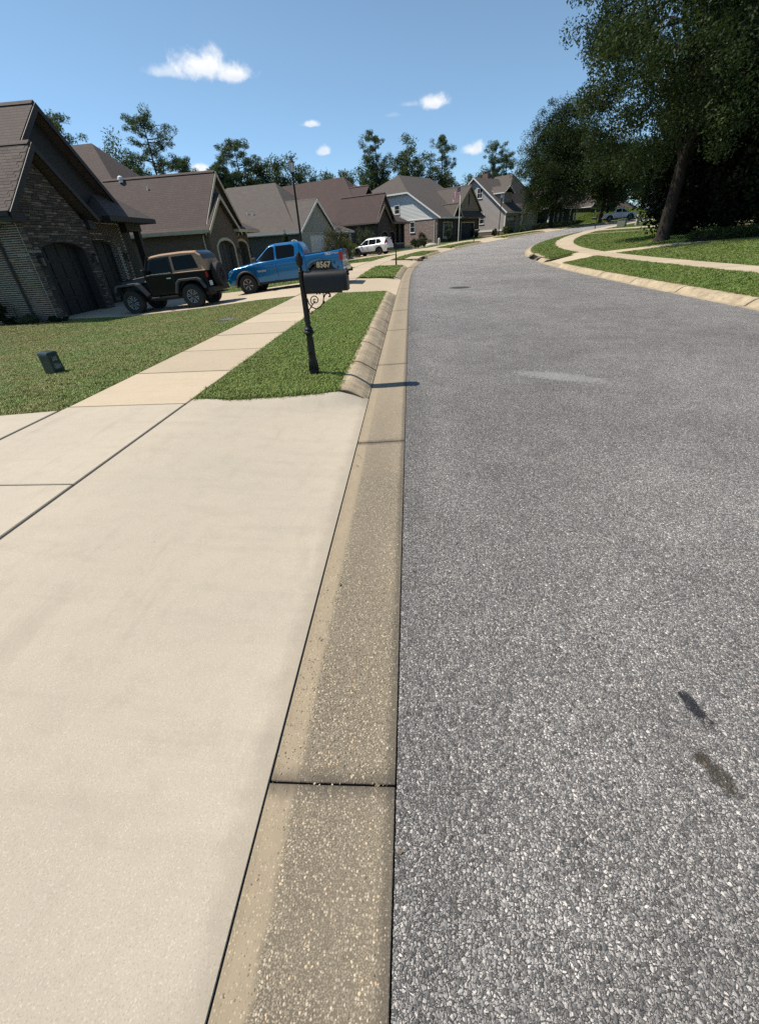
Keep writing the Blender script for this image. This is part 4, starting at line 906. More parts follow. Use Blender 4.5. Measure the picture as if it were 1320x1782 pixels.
def text_mesh(body, size, extrude=.001, offset=0.0, align='CENTER', shear=0.0):
    c = bpy.data.curves.new('lettering', 'FONT'); c.body = body; c.size = size; c.extrude = extrude; c.offset = offset; c.align_x = align; c.shear = shear; c.resolution_u = 3
    o = bpy.data.objects.new('lettering', c); COL.objects.link(o); dg = bpy.context.evaluated_depsgraph_get(); dg.update()
    me = bpy.data.meshes.new_from_object(o.evaluated_get(dg)); bpy.data.objects.remove(o); bpy.data.curves.remove(c); return me
def lettering(name, body, size, m, parent, M, **kw):
    me = text_mesh(body, size, **kw); me.materials.clear(); me.materials.append(m); o = link(name, me, m, parent); o.matrix_local = M; return o
def car_pose(root, front, rear):
    f = (Vector(front)-Vector(rear)).normalized(); l = Vector((0, 0, 1)).cross(f).normalized(); u = f.cross(l)
    c = (Vector(front)+Vector(rear))/2
    root.matrix_world = Matrix(((f.x, l.x, u.x, c.x), (f.y, l.y, u.y, c.y), (f.z, l.z, u.z, c.z), (0, 0, 0, 1)))
class Shell:
    def __init__(s, x0, tab, arches, crown=.03, zbase=.42):
        s.x0 = x0; a = np.array(tab, float).T; s.X = a[0]; s.zbelt, s.ztop, s.wb, s.wbelt, s.wtop = a[1:]; s.arch = arches; s.crown = crown; s.zbase = zbase
    def q(s, arr, x): return float(np.interp(x, s.X, arr))
    def zb(s, x):
        z = s.zbase
        for (xa, za, r) in s.arch:
            if abs(x-xa) < r: z = max(z, za+math.sqrt(r*r-(x-xa)**2))
        return z
    def y(s, x, z):
        zb, zt, wbl, wt = s.q(s.zbelt, x), s.q(s.ztop, x), s.q(s.wbelt, x), s.q(s.wtop, x)
        if z <= zb: return wbl
        return wbl-.03+(wt-wbl+.03)*min(1, max(0, (z-zb)/max(.02, zt-.05-zb)))
    def sec(s, x):
        zb, zbl, zt, wb, wbl, wt = s.zb(x), s.q(s.zbelt, x), s.q(s.ztop, x), s.q(s.wb, x), s.q(s.wbelt, x), s.q(s.wtop, x)
        zb = min(zb, zbl-.08); h = zbl-zb
        p = [(wb*.96, zb), (wb, zb+min(.05, h*.2)), (wb+(wbl-wb)*.6+.012, zb+h*.45), (wbl+.012, zb+h*.72), (wbl+.008, zbl-min(.05, h*.12)), (wbl-.014, zbl-.008)]
        g = max(.012, zt-zbl)
        for k in (.02, .35, .7): p.append((wbl-.03+(wt-wbl+.03)*k, zbl+(g-.05 if g > .1 else g*.5)*k+.002))
        p += [(wt, zt-min(.05, g*.45)), (wt-.035, zt-min(.018, g*.2)), (wt*.72, zt+s.crown*.55), (wt*.36, zt+s.crown*.9), (0, zt+s.crown)]
        return p
    def build(s, root, name, m, x_a, x_b, step=.05):
        xs = set(np.arange(x_a, x_b, step).tolist()+[x_b]+[x for x in s.X if x_a < x < x_b])
        for (xa, za, r) in s.arch: xs |= {x for x in (xa-r+.003, xa+r-.003, xa-r*.97, xa+r*.97, xa-r*.9, xa+r*.9) if x_a < x < x_b}
        xs = sorted(xs); mb = MB(); K = None
        for x in xs:
            h = s.sec(x); full = [(x-s.x0, y, z) for y, z in h]+[(x-s.x0, -y, z) for y, z in h[-2::-1]]; K = len(full); mb.v += full
        n = len(xs); mb.f = [(i*K+j, i*K+j+1, (i+1)*K+j+1, (i+1)*K+j) for i in range(n-1) for j in range(K-1)]+[tuple(range(K)), tuple(range((n-1)*K, n*K))[::-1]]
        return mb.build(name, m, root, 38)
    def pane(s, root, pts, m=None, side=1, d=.02, name='window'):
        """glass or trim that follows the shell: columns across the outline"""
        n = len(pts); xs = sorted(set([p[0] for p in pts]+list(np.linspace(min(p[0] for p in pts), max(p[0] for p in pts), 12)))); K = 6; vs = []; mb = MB()
        for x in xs:
            xx = min(max(x+1.7e-4, xs[0]+1e-4), xs[-1]-1e-4); zz = []
            for a in range(n):
                (x1, z1), (x2, z2) = pts[a], pts[(a+1) % n]
                if (x1-xx)*(x2-xx) < 0: zz.append(z1+(z2-z1)*(xx-x1)/(x2-x1))
            lo, hi = min(zz), max(zz); hi = min(hi, s.q(s.ztop, xx)-.035)
            for k in range(K): z = lo+(hi-lo)*k/(K-1); vs.append((xx-s.x0, side*(s.y(xx, z)+d), z))
        mb.add(vs, [(i*K+k, i*K+k+1, (i+1)*K+k+1, (i+1)*K+k) for i in range(len(xs)-1) for k in range(K-1)])
        o = mb.build(name, m or M_CGLASS, root); so = o.modifiers.new('thickness', 'SOLIDIFY'); so.thickness = .008; return o
    def screen(s, root, xa, xb, ins=.07, m=None, d=.014, name='windscreen'):
        mb = MB(); nx, ny = 6, 6; vs = []
        for i in range(nx+1):
            x = xa+(xb-xa)*i/nx
            for j in range(ny+1):
                t_ = -1+2*j/ny; w_ = s.q(s.wtop, x)-ins; vs.append((x-s.x0, t_*w_, s.q(s.ztop, x)+s.crown*(1-(t_*.8)**2)+d))
        mb.add(vs, [(i*(ny+1)+j, i*(ny+1)+j+1, (i+1)*(ny+1)+j+1, (i+1)*(ny+1)+j) for i in range(nx) for j in range(ny)]); return mb.build(name, m or M_CGLASS, root, True)
    def seam(s, root, x, z0, z1, side=1, w_=.012, name='door_seam'):
        mb = MB(); n = 6; vs = []
        for i in range(n+1):
            z = z0+(z1-z0)*i/n; y = s.yl(x, z)+.004
            vs += [(x-s.x0-w_/2, side*y, z), (x-s.x0+w_/2, side*y, z)]
        mb.add(vs, [(2*i, 2*i+1, 2*i+3, 2*i+2) for i in range(n)]); return mb.build(name, M_UNDER, root)
    def yl(s, x, z):
        h = s.sec(x); return float(np.interp(z, [p[1] for p in h[:8]], [p[0] for p in h[:8]]))
def wheel(root, x, y, R, W, side, n_sp=6, rim_r=.56, spoke=M_RIMS, axis='y', zc=None, pair=True):
    zc = R if zc is None else zc; c = (x, y, zc) if axis == 'y' else (x, y, zc)
    rr = R*rim_r; hub = MB()
    hub.lathe([(rr*.98, -W*.1*1), (rr*.98, W*.2)], 24, c, axis); w_ = hub.build('wheel', M_RIMD, root, 40)
    t_ = MB(); pr = [(rr, -W*.42), (R*.80, -W*.5), (R*.94, -W*.47), (R, -W*.34), (R, -W*.1), (R*.985, -W*.09), (R*.985, W*.09), (R, W*.1), (R, W*.34), (R*.94, W*.47), (R*.80, W*.5), (rr, W*.42), (rr*.97, W*.2), (rr*.97, -W*.2), (rr, -W*.42)]
    t_.lathe(pr, 32, c, axis, cap=False); t_.build('tyre', M_TYRE, w_, 35)
    s_ = MB(); o = side*W*.36
    def pt(r, a, d): 
        p, q = r*math.cos(a), r*math.sin(a)
        return (c[0]+p, c[1]+d, c[2]+q) if axis == 'y' else (c[0]+d, c[1]+p, c[2]+q)
    for k in range(n_sp):
        a = 2*PI*k/n_sp+.3
        for da in ((-.20, .20) if pair else (0,)):
            wd = .085 if pair else .2
            vs = [pt(rr*.22, a+da*.9-wd, o), pt(rr*.22, a+da*.9+wd, o), pt(rr*.96, a+da+wd*.62, o*.92), pt(rr*.96, a+da-wd*.62, o*.92)]
            vi = [(v[0], v[1]-side*.03, v[2]) if axis == 'y' else (v[0]-side*.03, v[1], v[2]) for v in vs]
            s_.add(vs+vi, [(0, 1, 2, 3), (7, 6, 5, 4), (0, 4, 5, 1), (1, 5, 6, 2), (2, 6, 7, 3), (3, 7, 4, 0)])
    n = 32
    ring = []
    for k in range(n): ring += [pt(rr*.93, 2*PI*k/n, o*.9), pt(rr*1.02, 2*PI*k/n, o*1.02)]
    s_.add(ring, [(2*k, 2*k+1, (2*k+3) % (2*n), (2*k+2) % (2*n)) for k in range(n)])
    s_.build('rim', spoke, w_); h_ = MB(); h_.lathe([(rr*.24, min(o, o*.8)), (rr*.24, max(o, o*.8)), (rr*.2, o*1.05)], 12, c, axis); h_.build('hub_cap', M_RIMD, w_); return w_
def flare(root, x, z, r0, r1, y0, y1, side, a0=0., a1=180., m=None, n=18):
    mb = MB(); vs = []
    for i in range(n+1):
        a = R_(a0+(a1-a0)*i/n); ca, sa = math.cos(a), math.sin(a)
        vs += [(x+r0*ca, side*y0, z+r0*sa), (x+r0*ca, side*y1, z+r0*sa), (x+(r0+(r1-r0)*.55)*ca, side*(y1+.004), z+(r0+(r1-r0)*.55)*sa), (x+r1*ca, side*y0, z+r1*sa)]
    mb.add(vs, [(4*i+j, 4*i+(j+1) % 4, 4*i+4+(j+1) % 4, 4*i+4+j) for i in range(n) for j in range(4)]+[(0, 1, 2, 3), tuple(range(4*n, 4*n+4))[::-1]]); return mb.build('wheel_flare', m or M_PLAST, root, 40)
def well(root, x, z, r, w0, w1):
    mb = MB()
    for s_ in (1, -1):
        n = 14; vs = []
        for i in range(n+1): a = PI*i/n-.0; vs += [(x+r*math.cos(a), s_*w0, z+r*math.sin(a)), (x+r*math.cos(a), s_*w1, z+r*math.sin(a))]
        mb.add(vs, [(2*i, 2*i+1, 2*i+3, 2*i+2) for i in range(n)]); mb.box(x-r, x+r, s_*w0-.01, s_*w0+.01, z-.15, z+r*.8)
    return mb.build('wheel_well', M_UNDER, root)
def pickup(label, front, rear, paint, wheels=M_RIMS, decals=True, group=None):
    t = thing('pickup_truck', label, 'pickup truck'); X0 = 2.83
    A = [(1.21, .40, .49), (4.45, .40, .49)]
    tab = [(1.70, 1.24, 1.27, .90, .90, .72), (1.76, 1.24, 1.50, .91, .91, .71), (1.92, 1.24, 1.72, .92, .92, .69), (2.10, 1.24, 1.765, .92, .93, .67), (3.0, 1.21, 1.775, .92, .93, .66), (3.22, 1.20, 1.75, .92, .93, .66), (3.36, 1.195, 1.68, .92, .93, .665), (4.05, 1.16, 1.20, .92, .925, .74), (4.2, 1.145, 1.175, .92, .92, .78), (4.95, 1.06, 1.09, .91, .91, .76), (5.15, 1.00, 1.02, .88, .88, .70), (5.27, .92, .94, .82, .82, .62), (5.34, .80, .82, .70, .72, .5)]
    sh = Shell(X0, tab, A); b = sh.build(t, 'body', paint, 1.70, 5.34)
    bed = Shell(X0, [(.06, 1.26, 1.285, .88, .89, .80), (.12, 1.27, 1.295, .91, .92, .83), (.5, 1.25, 1.275, .92, .93, .84), (1.68, 1.22, 1.245, .92, .93, .84)], A, .004, .50); bd = bed.build(t, 'cargo_bed', paint, .06, 1.68)
    bl = MB(); bl.prism([(.12, 1.29), (1.66, 1.25), (1.66, 1.262), (.12, 1.315)], 'y', -.80, .80, Matrix.Translation((-X0, 0, 0))); bl.build('bed_shade_sheet', M_UNDER, bd)  # dark sheet standing in for the shaded inside of the open bed
    for s_ in (1, -1):
        sh.pane(b, [(2.14, 1.265), (2.93, 1.245), (2.93, 1.70), (2.22, 1.69), (2.12, 1.62)], side=s_); sh.pane(b, [(3.04, 1.24), (3.93, 1.205), (3.62, 1.42), (3.34, 1.63), (3.2, 1.695), (3.04, 1.70)], side=s_)
        for xx in (1.98, 2.99, 3.98): sh.seam(b, xx, .55, 1.2, s_)
        for xx, zz in ((2.12, 1.10), (3.14, 1.08)):
            h_ = MB(); h_.box(xx-X0, xx-X0+.16, s_*(sh.yl(xx, zz)+.03)-.02, s_*(sh.yl(xx, zz)+.03)+.02, zz-.016, zz+.016); h_.build('door_handle', paint, b, bevel=.01)
        mr = MB(); mr.box(3.80-X0, 3.95-X0, s_*1.02-.10, s_*1.02+.10, 1.20, 1.38); mr.build('mirror', M_PLAST, b, bevel=.04)
        for (xa, za, r) in A: flare(b if xa > 2 else bd, xa-X0, za, r-.015, r+.075, .90, .965, s_, -8, 188)
        st = MB(); st.box(1.85-X0, 3.85-X0, s_*.86-.05, s_*.86+.05, .36, .42); st.build('rocker', M_UNDER, b)
        hl = MB(); hl.add([(5.33-X0, s_*.62, .80), (5.20-X0, s_*.90, .81), (5.02-X0, s_*.945, .955), (5.26-X0, s_*.70, .95), (5.14-X0, s_*.55, .80), (5.04-X0, s_*.80, .82), (4.95-X0, s_*.85, .98), (5.1-X0, s_*.6, .96)], [(0, 1, 2, 3), (4, 5, 6, 7), (0, 1, 5, 4), (1, 2, 6, 5), (2, 3, 7, 6), (3, 0, 4, 7)]); hl.build('headlight', M_LENS, b)
        tl = MB(); tl.box(.03-X0, .20-X0, s_*.84-.095, s_*.84+.095, .88, 1.20); tl.build('tail_light', M_RED, bd, bevel=.02)
        for xa in (1.21, 4.45): wheel(t, xa-X0, s_*.80, .405, .27, s_, 6, .56, wheels, pair=False)
    for xa in (1.21, 4.45): well(t, xa-X0, .40, .49, .45, .905)
    sh.screen(b, 3.38, 4.03); rg = MB(); rg.add([(1.745-X0, -.60, 1.34), (1.745-X0, .60, 1.34), (1.885-X0, .56, 1.66), (1.885-X0, -.56, 1.66)], [(0, 1, 2, 3)]); rg.build('rear_window', M_CGLASS, b)
    ub = MB(); ub.box(.3-X0, 5.1-X0, -.6, .6, .33, .6); ub.box(.62-X0, 1.8-X0, -.1, .1, .25, .4); ub.build('underbody', M_UNDER, t)
    fb = MB(); fb.prism([(4.97, .50), (5.30, .45), (5.36, .55), (5.36, .72), (5.2, .76), (4.97, .60)], 'y', -.84, .84, Matrix.Translation((-X0, 0, 0))); fb.build('front_bumper', paint, t, bevel=.05); gr = MB(); gr.box(5.27-X0, 5.37-X0, -.5, .5, .72, .93); gr.build('grille', M_UNDER, t, bevel=.02)
    rbm = MB(); rbm.box(-.05-X0, .12-X0, -.86, .86, .48, .66); rbm.build('rear_bumper', M_CHROME, t, bevel=.03); hc = MB(); hc.box(-.22-X0, .0-X0, -.06, .06, .42, .50); hc.lathe([(.03, .5), (.03, .58)], 8, (-.18-X0, 0, 0)); hc.build('tow_hitch', M_BLACK, t)
    rl = MB(); rl.tube([(1.95-X0, .57, 1.79), (2.1-X0, .57, 1.83), (2.2-X0, .57, 1.80)], .015, 6); rl.build('roof_lamp', M_WHITE, b)
    if decals:
        q = Matrix(((-1, 0, 0, 0), (0, 0, 1, 0), (0, 1, 0, 0), (0, 0, 0, 1)))
        def dec(nm, txt, sz, m, x, z, par, y): lettering(nm, txt, sz, m, par, Matrix.Translation((x-X0, y, z)) @ q, offset=.004)
        dec('lettering', 'TRD', .125, M_DECW, .66, 1.135, bd, .953); dec('lettering', 'OFF ROAD', .075, M_DECG, .36, 1.15, bd, .953); dec('lettering', 'TACOMA', .095, M_DECG, 3.68, .83, b, .957)
    car_pose(t, front, rear)
    return t
def crossover(label, front, rear, paint, group=None):
    t = thing('crossover_car', label, 'car'); X0 = 2.38; A = [(1.03, .36, .43), (3.73, .36, .43)]
    tab = [(.0, .92, .95, .70, .74, .60), (.04, .98, 1.12, .80, .83, .62), (.14, 1.03, 1.38, .86, .88, .62), (.32, 1.07, 1.585, .89, .91, .61), (.7, 1.07, 1.655, .90, .92, .61), (1.5, 1.05, 1.685, .90, .92, .61), (2.45, 1.02, 1.665, .90, .92, .61), (2.75, 1.01, 1.60, .90, .92, .62), (3.62, .985, 1.035, .90, .91, .72), (3.8, .97, 1.0, .90, .90, .74), (4.35, .86, .90, .86, .86, .66), (4.55, .76, .80, .78, .78, .55), (4.66, .64, .68, .62, .64, .42)]
    sh = Shell(X0, tab, A, .035, .30); b = sh.build(t, 'body', paint, 0, 4.66)
    for s_ in (1, -1):
        sh.pane(b, [(2.36, 1.06), (3.42, 1.02), (3.1, 1.28), (2.78, 1.50), (2.6, 1.56), (2.36, 1.585)], side=s_); sh.pane(b, [(1.42, 1.09), (2.28, 1.065), (2.28, 1.585), (1.46, 1.585)], side=s_); sh.pane(b, [(.72, 1.21), (1.34, 1.095), (1.38, 1.575), (.98, 1.55)], side=s_)
        for xx in (1.38, 2.32, 3.36): sh.seam(b, xx, .42, 1.0, s_)
        for xx in (1.5, 2.46): h_ = MB(); h_.box(xx-X0, xx-X0+.15, s_*(sh.yl(xx, .9)+.02)-.015, s_*(sh.yl(xx, .9)+.02)+.015, .885, .915); h_.build('door_handle', paint, b)
        mr = MB(); mr.box(3.18-X0, 3.30-X0, s_*1.0-.09, s_*1.0+.09, 1.02, 1.17); mr.build('mirror', M_PLAST, b, bevel=.03)
        for (xa, za, r) in A: flare(b, xa-X0, za, r-.01, r+.05, .89, .935, s_, -6, 186, M_UNDER)
        sk = MB(); sk.box(1.5-X0, 3.28-X0, s_*.895-.03, s_*.895+.03, .28, .40); sk.build('side_skirt', M_UNDER, b)
        tl = MB(); tl.add([(.02-X0, s_*.70, 1.0), (.28-X0, s_*.925, .98), (.34-X0, s_*.93, 1.1), (.20-X0, s_*.74, 1.45), (.10-X0, s_*.66, 1.44), (.0-X0, s_*.62, 1.04)], [(0, 1, 2, 3, 4, 5)]); tl.build('tail_light', M_RED, b)
        hl = MB(); hl.add([(4.60-X0, s_*.42, .74), (4.38-X0, s_*.82, .80), (4.28-X0, s_*.87, .88), (4.5-X0, s_*.5, .84)], [(0, 1, 2, 3)]); hl.build('headlight', M_UNDER, b)
        for xa in (1.03, 3.73): wheel(t, xa-X0, s_*.80, .36, .23, s_, 5, .60, M_RIMD, pair=False)
        rr_ = MB(); rr_.tube([(.6-X0, s_*.56, 1.66), (.8-X0, s_*.57, 1.72), (2.2-X0, s_*.57, 1.715), (2.5-X0, s_*.57, 1.69)], .012, 6); rr_.build('roof_rail', paint, b)
    for xa in (1.03, 3.73): well(t, xa-X0, .36, .43, .45, .885)
    sh.screen(b, 2.78, 3.60); rw = MB(); rw.add([(.10-X0, -.56, 1.14), (.10-X0, .56, 1.14), (.27-X0, .53, 1.52), (.27-X0, -.53, 1.52)], [(0, 1, 2, 3)]); rw.build('rear_window', M_CGLASS, b); sp = MB(); sp.box(.10-X0, .45-X0, -.55, .55, 1.585, 1.625); sp.build('spoiler', paint, b, bevel=.02)
    ub = MB(); ub.box(.25-X0, 4.4-X0, -.6, .6, .22, .5); ub.build('underbody', M_UNDER, t); bp = MB(); bp.box(-.02-X0, .3-X0, -.84, .84, .32, .62); bp.build('rear_bumper', M_PLAST, t, bevel=.05); pl = MB(); pl.box(-.012-X0, .0-X0, -.16, .16, .78, .9); pl.build('licence_plate', M_PLATE, t)
    car_pose(t, front, rear); t.matrix_world = t.matrix_world @ Matrix.Diagonal((1, 1, .94, 1)); return t
def offroader(label, front, rear):
    t = thing('off_road_car', label, 'car'); X0 = 2.28; Tm = Matrix.Translation((-X0, 0, 0)); ZA = .41; TR_ = .415
    arc = [(1.05+.52*math.cos(R_(a)), ZA+.50*math.sin(R_(a))) for a in range(18, 163, 12)]
    mb = MB(); mb.prism([(.36, .62), (.35, 1.21), (2.80, 1.235), (2.80, .60), (2.66, .53), (1.62, .53)]+arc+[(.5, .56)], 'y', -.77, .77, Tm); tub = mb.build('body', M_JPAINT, t, bevel=.03)
    hd = MB(); hd.add([(x-X0, y, z) for x, y, z in [(2.78, -.70, .98), (3.98, -.60, .95), (3.98, .60, .95), (2.78, .70, .98), (2.78, -.68, 1.235), (3.93, -.57, 1.15), (3.93, .57, 1.15), (2.78, .68, 1.235)]], [(3, 2, 1, 0), (4, 5, 6, 7), (0, 1, 5, 4), (1, 2, 6, 5), (2, 3, 7, 6), (3, 0, 4, 7)]); hd.build('bonnet', M_JPAINT, t, bevel=.05, seg=3)
    eb = MB(); eb.box(2.8-X0, 3.94-X0, -.56, .56, .5, .97); eb.box(.6-X0, 3.9-X0, -.45, .45, .36, .6); eb.build('underbody', M_UNDER, t)
    gr = MB(); gr.box(3.96-X0, 4.02-X0, -.60, .60, .72, 1.12); gr = gr.build('grille', M_JPAINT, t, bevel=.03)
    for k in range(7): part_box(gr, 'grille_slot', M_UNDER, (4.021-X0, 4.03-X0, -.27+k*.085, -.22+k*.085, .78, 1.04))
    for s_ in (1, -1):
        hl = MB(); hl.lathe([(.09, 4.0-X0), (.085, 4.05-X0), (.03, 4.06-X0)], 14, (0, s_*.44, .95), 'x'); hl.build('headlight', M_LENS, gr)
        # front fender: flat-topped, falling to the sill
        ou = [(4.10, .80), (4.02, 1.0), (3.92, 1.045), (3.20, 1.055), (3.08, 1.0), (2.78, .60)]; inn = [(2.86, .56), (3.12, .91), (3.24, .97), (3.88, .965), (3.96, .94), (4.02, .80)]
        f = MB(); f.prism(ou+inn, 'y', min(s_*.55, s_*.935), max(s_*.55, s_*.935), Tm); f.build('fender', M_PLAST, t, bevel=.02)
        rf_ = MB(); o2 = [(1.70, .56), (1.56, .92), (1.42, 1.02), (.70, 1.02), (.56, .94), (.42, .66)]; i2 = [(.50, .64), (.62, .88), (.74, .945), (1.38, .945), (1.49, .87), (1.61, .56)]
        rf_.prism(o2+i2, 'y', min(s_*.74, s_*.93), max(s_*.74, s_*.93), Tm); rf_.build('fender', M_PLAST, t, bevel=.02)
        for xa in (1.05, 3.51): wheel(t, xa-X0, s_*.80, TR_, .28, s_, 6, .56)
        part_box(tub, 'door_seam', M_UNDER, (1.66-X0, 1.675-X0, s_*.773-.002, s_*.773+.002, .62, 1.2), (2.70-X0, 2.712-X0, s_*.773-.002, s_*.773+.002, .62, 1.2), (1.66-X0, 2.71-X0, s_*.773-.002, s_*.773+.002, .60, .612))
        part_box(tub, 'door_handle', M_CHROME, (1.74-X0, 1.92-X0, s_*.795-.015, s_*.795+.015, 1.06, 1.10), bevel=.008)
        part_box(tub, 'rock_rail', M_UNDER, (1.64-X0, 2.80-X0, s_*.79-.06, s_*.79+.06, .44, .51), bevel=.02)
        part_box(tub, 'hinge', M_JPAINT, (2.68-X0, 2.78-X0, s_*.785-.012, s_*.785+.012, .82, .87)); part_box(tub, 'hinge', M_JPAINT, (2.68-X0, 2.78-X0, s_*.785-.012, s_*.785+.012, 1.1, 1.15))
        part_box(tub, 'fender_badge', M_CHROME, (2.80-X0, 2.86-X0, s_*.716-.006, s_*.716+.006, 1.03, 1.08)); mr = MB(); mr.box(2.62-X0, 2.72-X0, s_*.93-.10, s_*.93+.10, 1.24, 1.44); mr.build('mirror', M_BLACK, tub, bevel=.03)
        part_box(tub, 'tail_light', M_RED, (.33-X0, .40-X0, s_*.70-.065, s_*.70+.065, .98, 1.16), bevel=.01)
    for xa in (1.05,): well(t, xa-X0, .41, .50, .42, .768)
    # canvas top
    sh = Shell(X0, [(.36, 1.225, 1.50, .735, .748, .70), (.44, 1.23, 1.72, .735, .748, .67), (.62, 1.235, 1.84, .735, .748, .655), (1.2, 1.24, 1.868, .735, .748, .65), (2.0, 1.245, 1.862, .735, .748, .65), (2.40, 1.245, 1.83, .735, .748, .65), (2.50, 1.245, 1.78, .735, .748, .655)], [], .015, 1.10)
    tp = sh.build(t, 'canvas_top', M_TAN, .36, 2.50)
    for s_ in (1, -1):
        sh.pane(tp, [(.60, 1.31), (1.55, 1.30), (1.55, 1.74), (.74, 1.745)], side=s_, d=.01)
        dr = sh.pane(tub, [(1.645, 1.232), (2.74, 1.232), (2.49, 1.71), (2.30, 1.755), (1.645, 1.77)], M_JPAINT, s_, .008, 'door_frame'); sh.pane(dr, [(1.73, 1.28), (2.58, 1.28), (2.42, 1.655), (2.28, 1.69), (1.73, 1.705)], side=s_, d=.02)
        part_box(dr, 'window_trim', M_CHROME, (1.70-X0, 2.62-X0, s_*.775-.006, s_*.775+.006, 1.245, 1.262))
        rt = MB(); a, b_ = Vector((2.80-X0, s_*.70, 1.22)), Vector((2.50-X0, s_*.655, 1.82)); rt.tube([a, b_], .04, 6); rt.build('windscreen_frame', M_JPAINT, tub)
    ws = MB(); ws.add([(2.80-X0, -.68, 1.24), (2.80-X0, .68, 1.24), (2.52-X0, .63, 1.80), (2.52-X0, -.63, 1.80)], [(0, 1, 2, 3)]); ws.build('windscreen', M_CGLASS, tub)
    part_box(tub, 'windscreen_header', M_JPAINT, (2.47-X0, 2.55-X0, -.66, .66, 1.78, 1.84)); sh.screen(tp, .375, .60, .10, name='rear_window')
    wheel(t, .17-X0, 0, TR_, .27, -1, 6, .56, M_RIMD, 'x', 1.02); part_box(t, 'spare_carrier', M_BLACK, (.28-X0, .38-X0, -.1, .1, .85, 1.15))
    fb = MB(); fb.box(4.02-X0, 4.24-X0, -.80, .80, .52, .68); fb.build('front_bumper', M_BLACK, t, bevel=.03); rb2 = MB(); rb2.box(.20-X0, .42-X0, -.80, .80, .48, .66); rb2.build('rear_bumper', M_BLACK, t, bevel=.03)
    part_box(t, 'licence_plate', M_PLATE, (.30-X0, .315-X0, .50, .74, .70, .86)); ex = MB(); ex.tube([(.9-X0, -.5, .42), (.2-X0, -.55, .42)], .035, 8); ex.build('exhaust', M_CHROME, t)
    car_pose(t, front, rear); return t
def gnd(x, y): return zl(x-3.85)+.015
def on_l(s, off, dz=.015): return P(s, off, (zl(off) if off < -8.05 else .165)+dz)
jeep = offroader('dark two-door off-roader with tan canvas top parked nose-in before the stone garage', (-10.74, 17.86, gnd(-10.74, 0)), (-8.28, 17.86, gnd(-8.28, 0)))
truck = pickup('bright blue double-cab pickup with grey wheel flares parked behind the mailbox', (-7.24, 21.25, gnd(-7.24, 0)), (-4.0, 21.25, .168), M_BLUE)
suv = crossover('white crossover parked nose-down on the third driveway beside the low shrubs', on_l(49.6, -15.1), on_l(49.6, -12.4), M_WPAINT)
c2 = P(100.3, -4.6, .17); sd = Vector((.93, -.36, .03))
pk2 = pickup('white crew-cab pickup parked at the far curb under the drooping tree', c2+sd*1.62, c2-sd*1.62, M_WPAINT, M_RIMS, False)
c3 = P(142, -14, zl(-14)+hill(142, -14)-.02)
suv2 = crossover('white sport-utility car on the far hillside lawn left of the oak trunk', c3-sd*1.35, c3+sd*1.35, M_WPAINT)
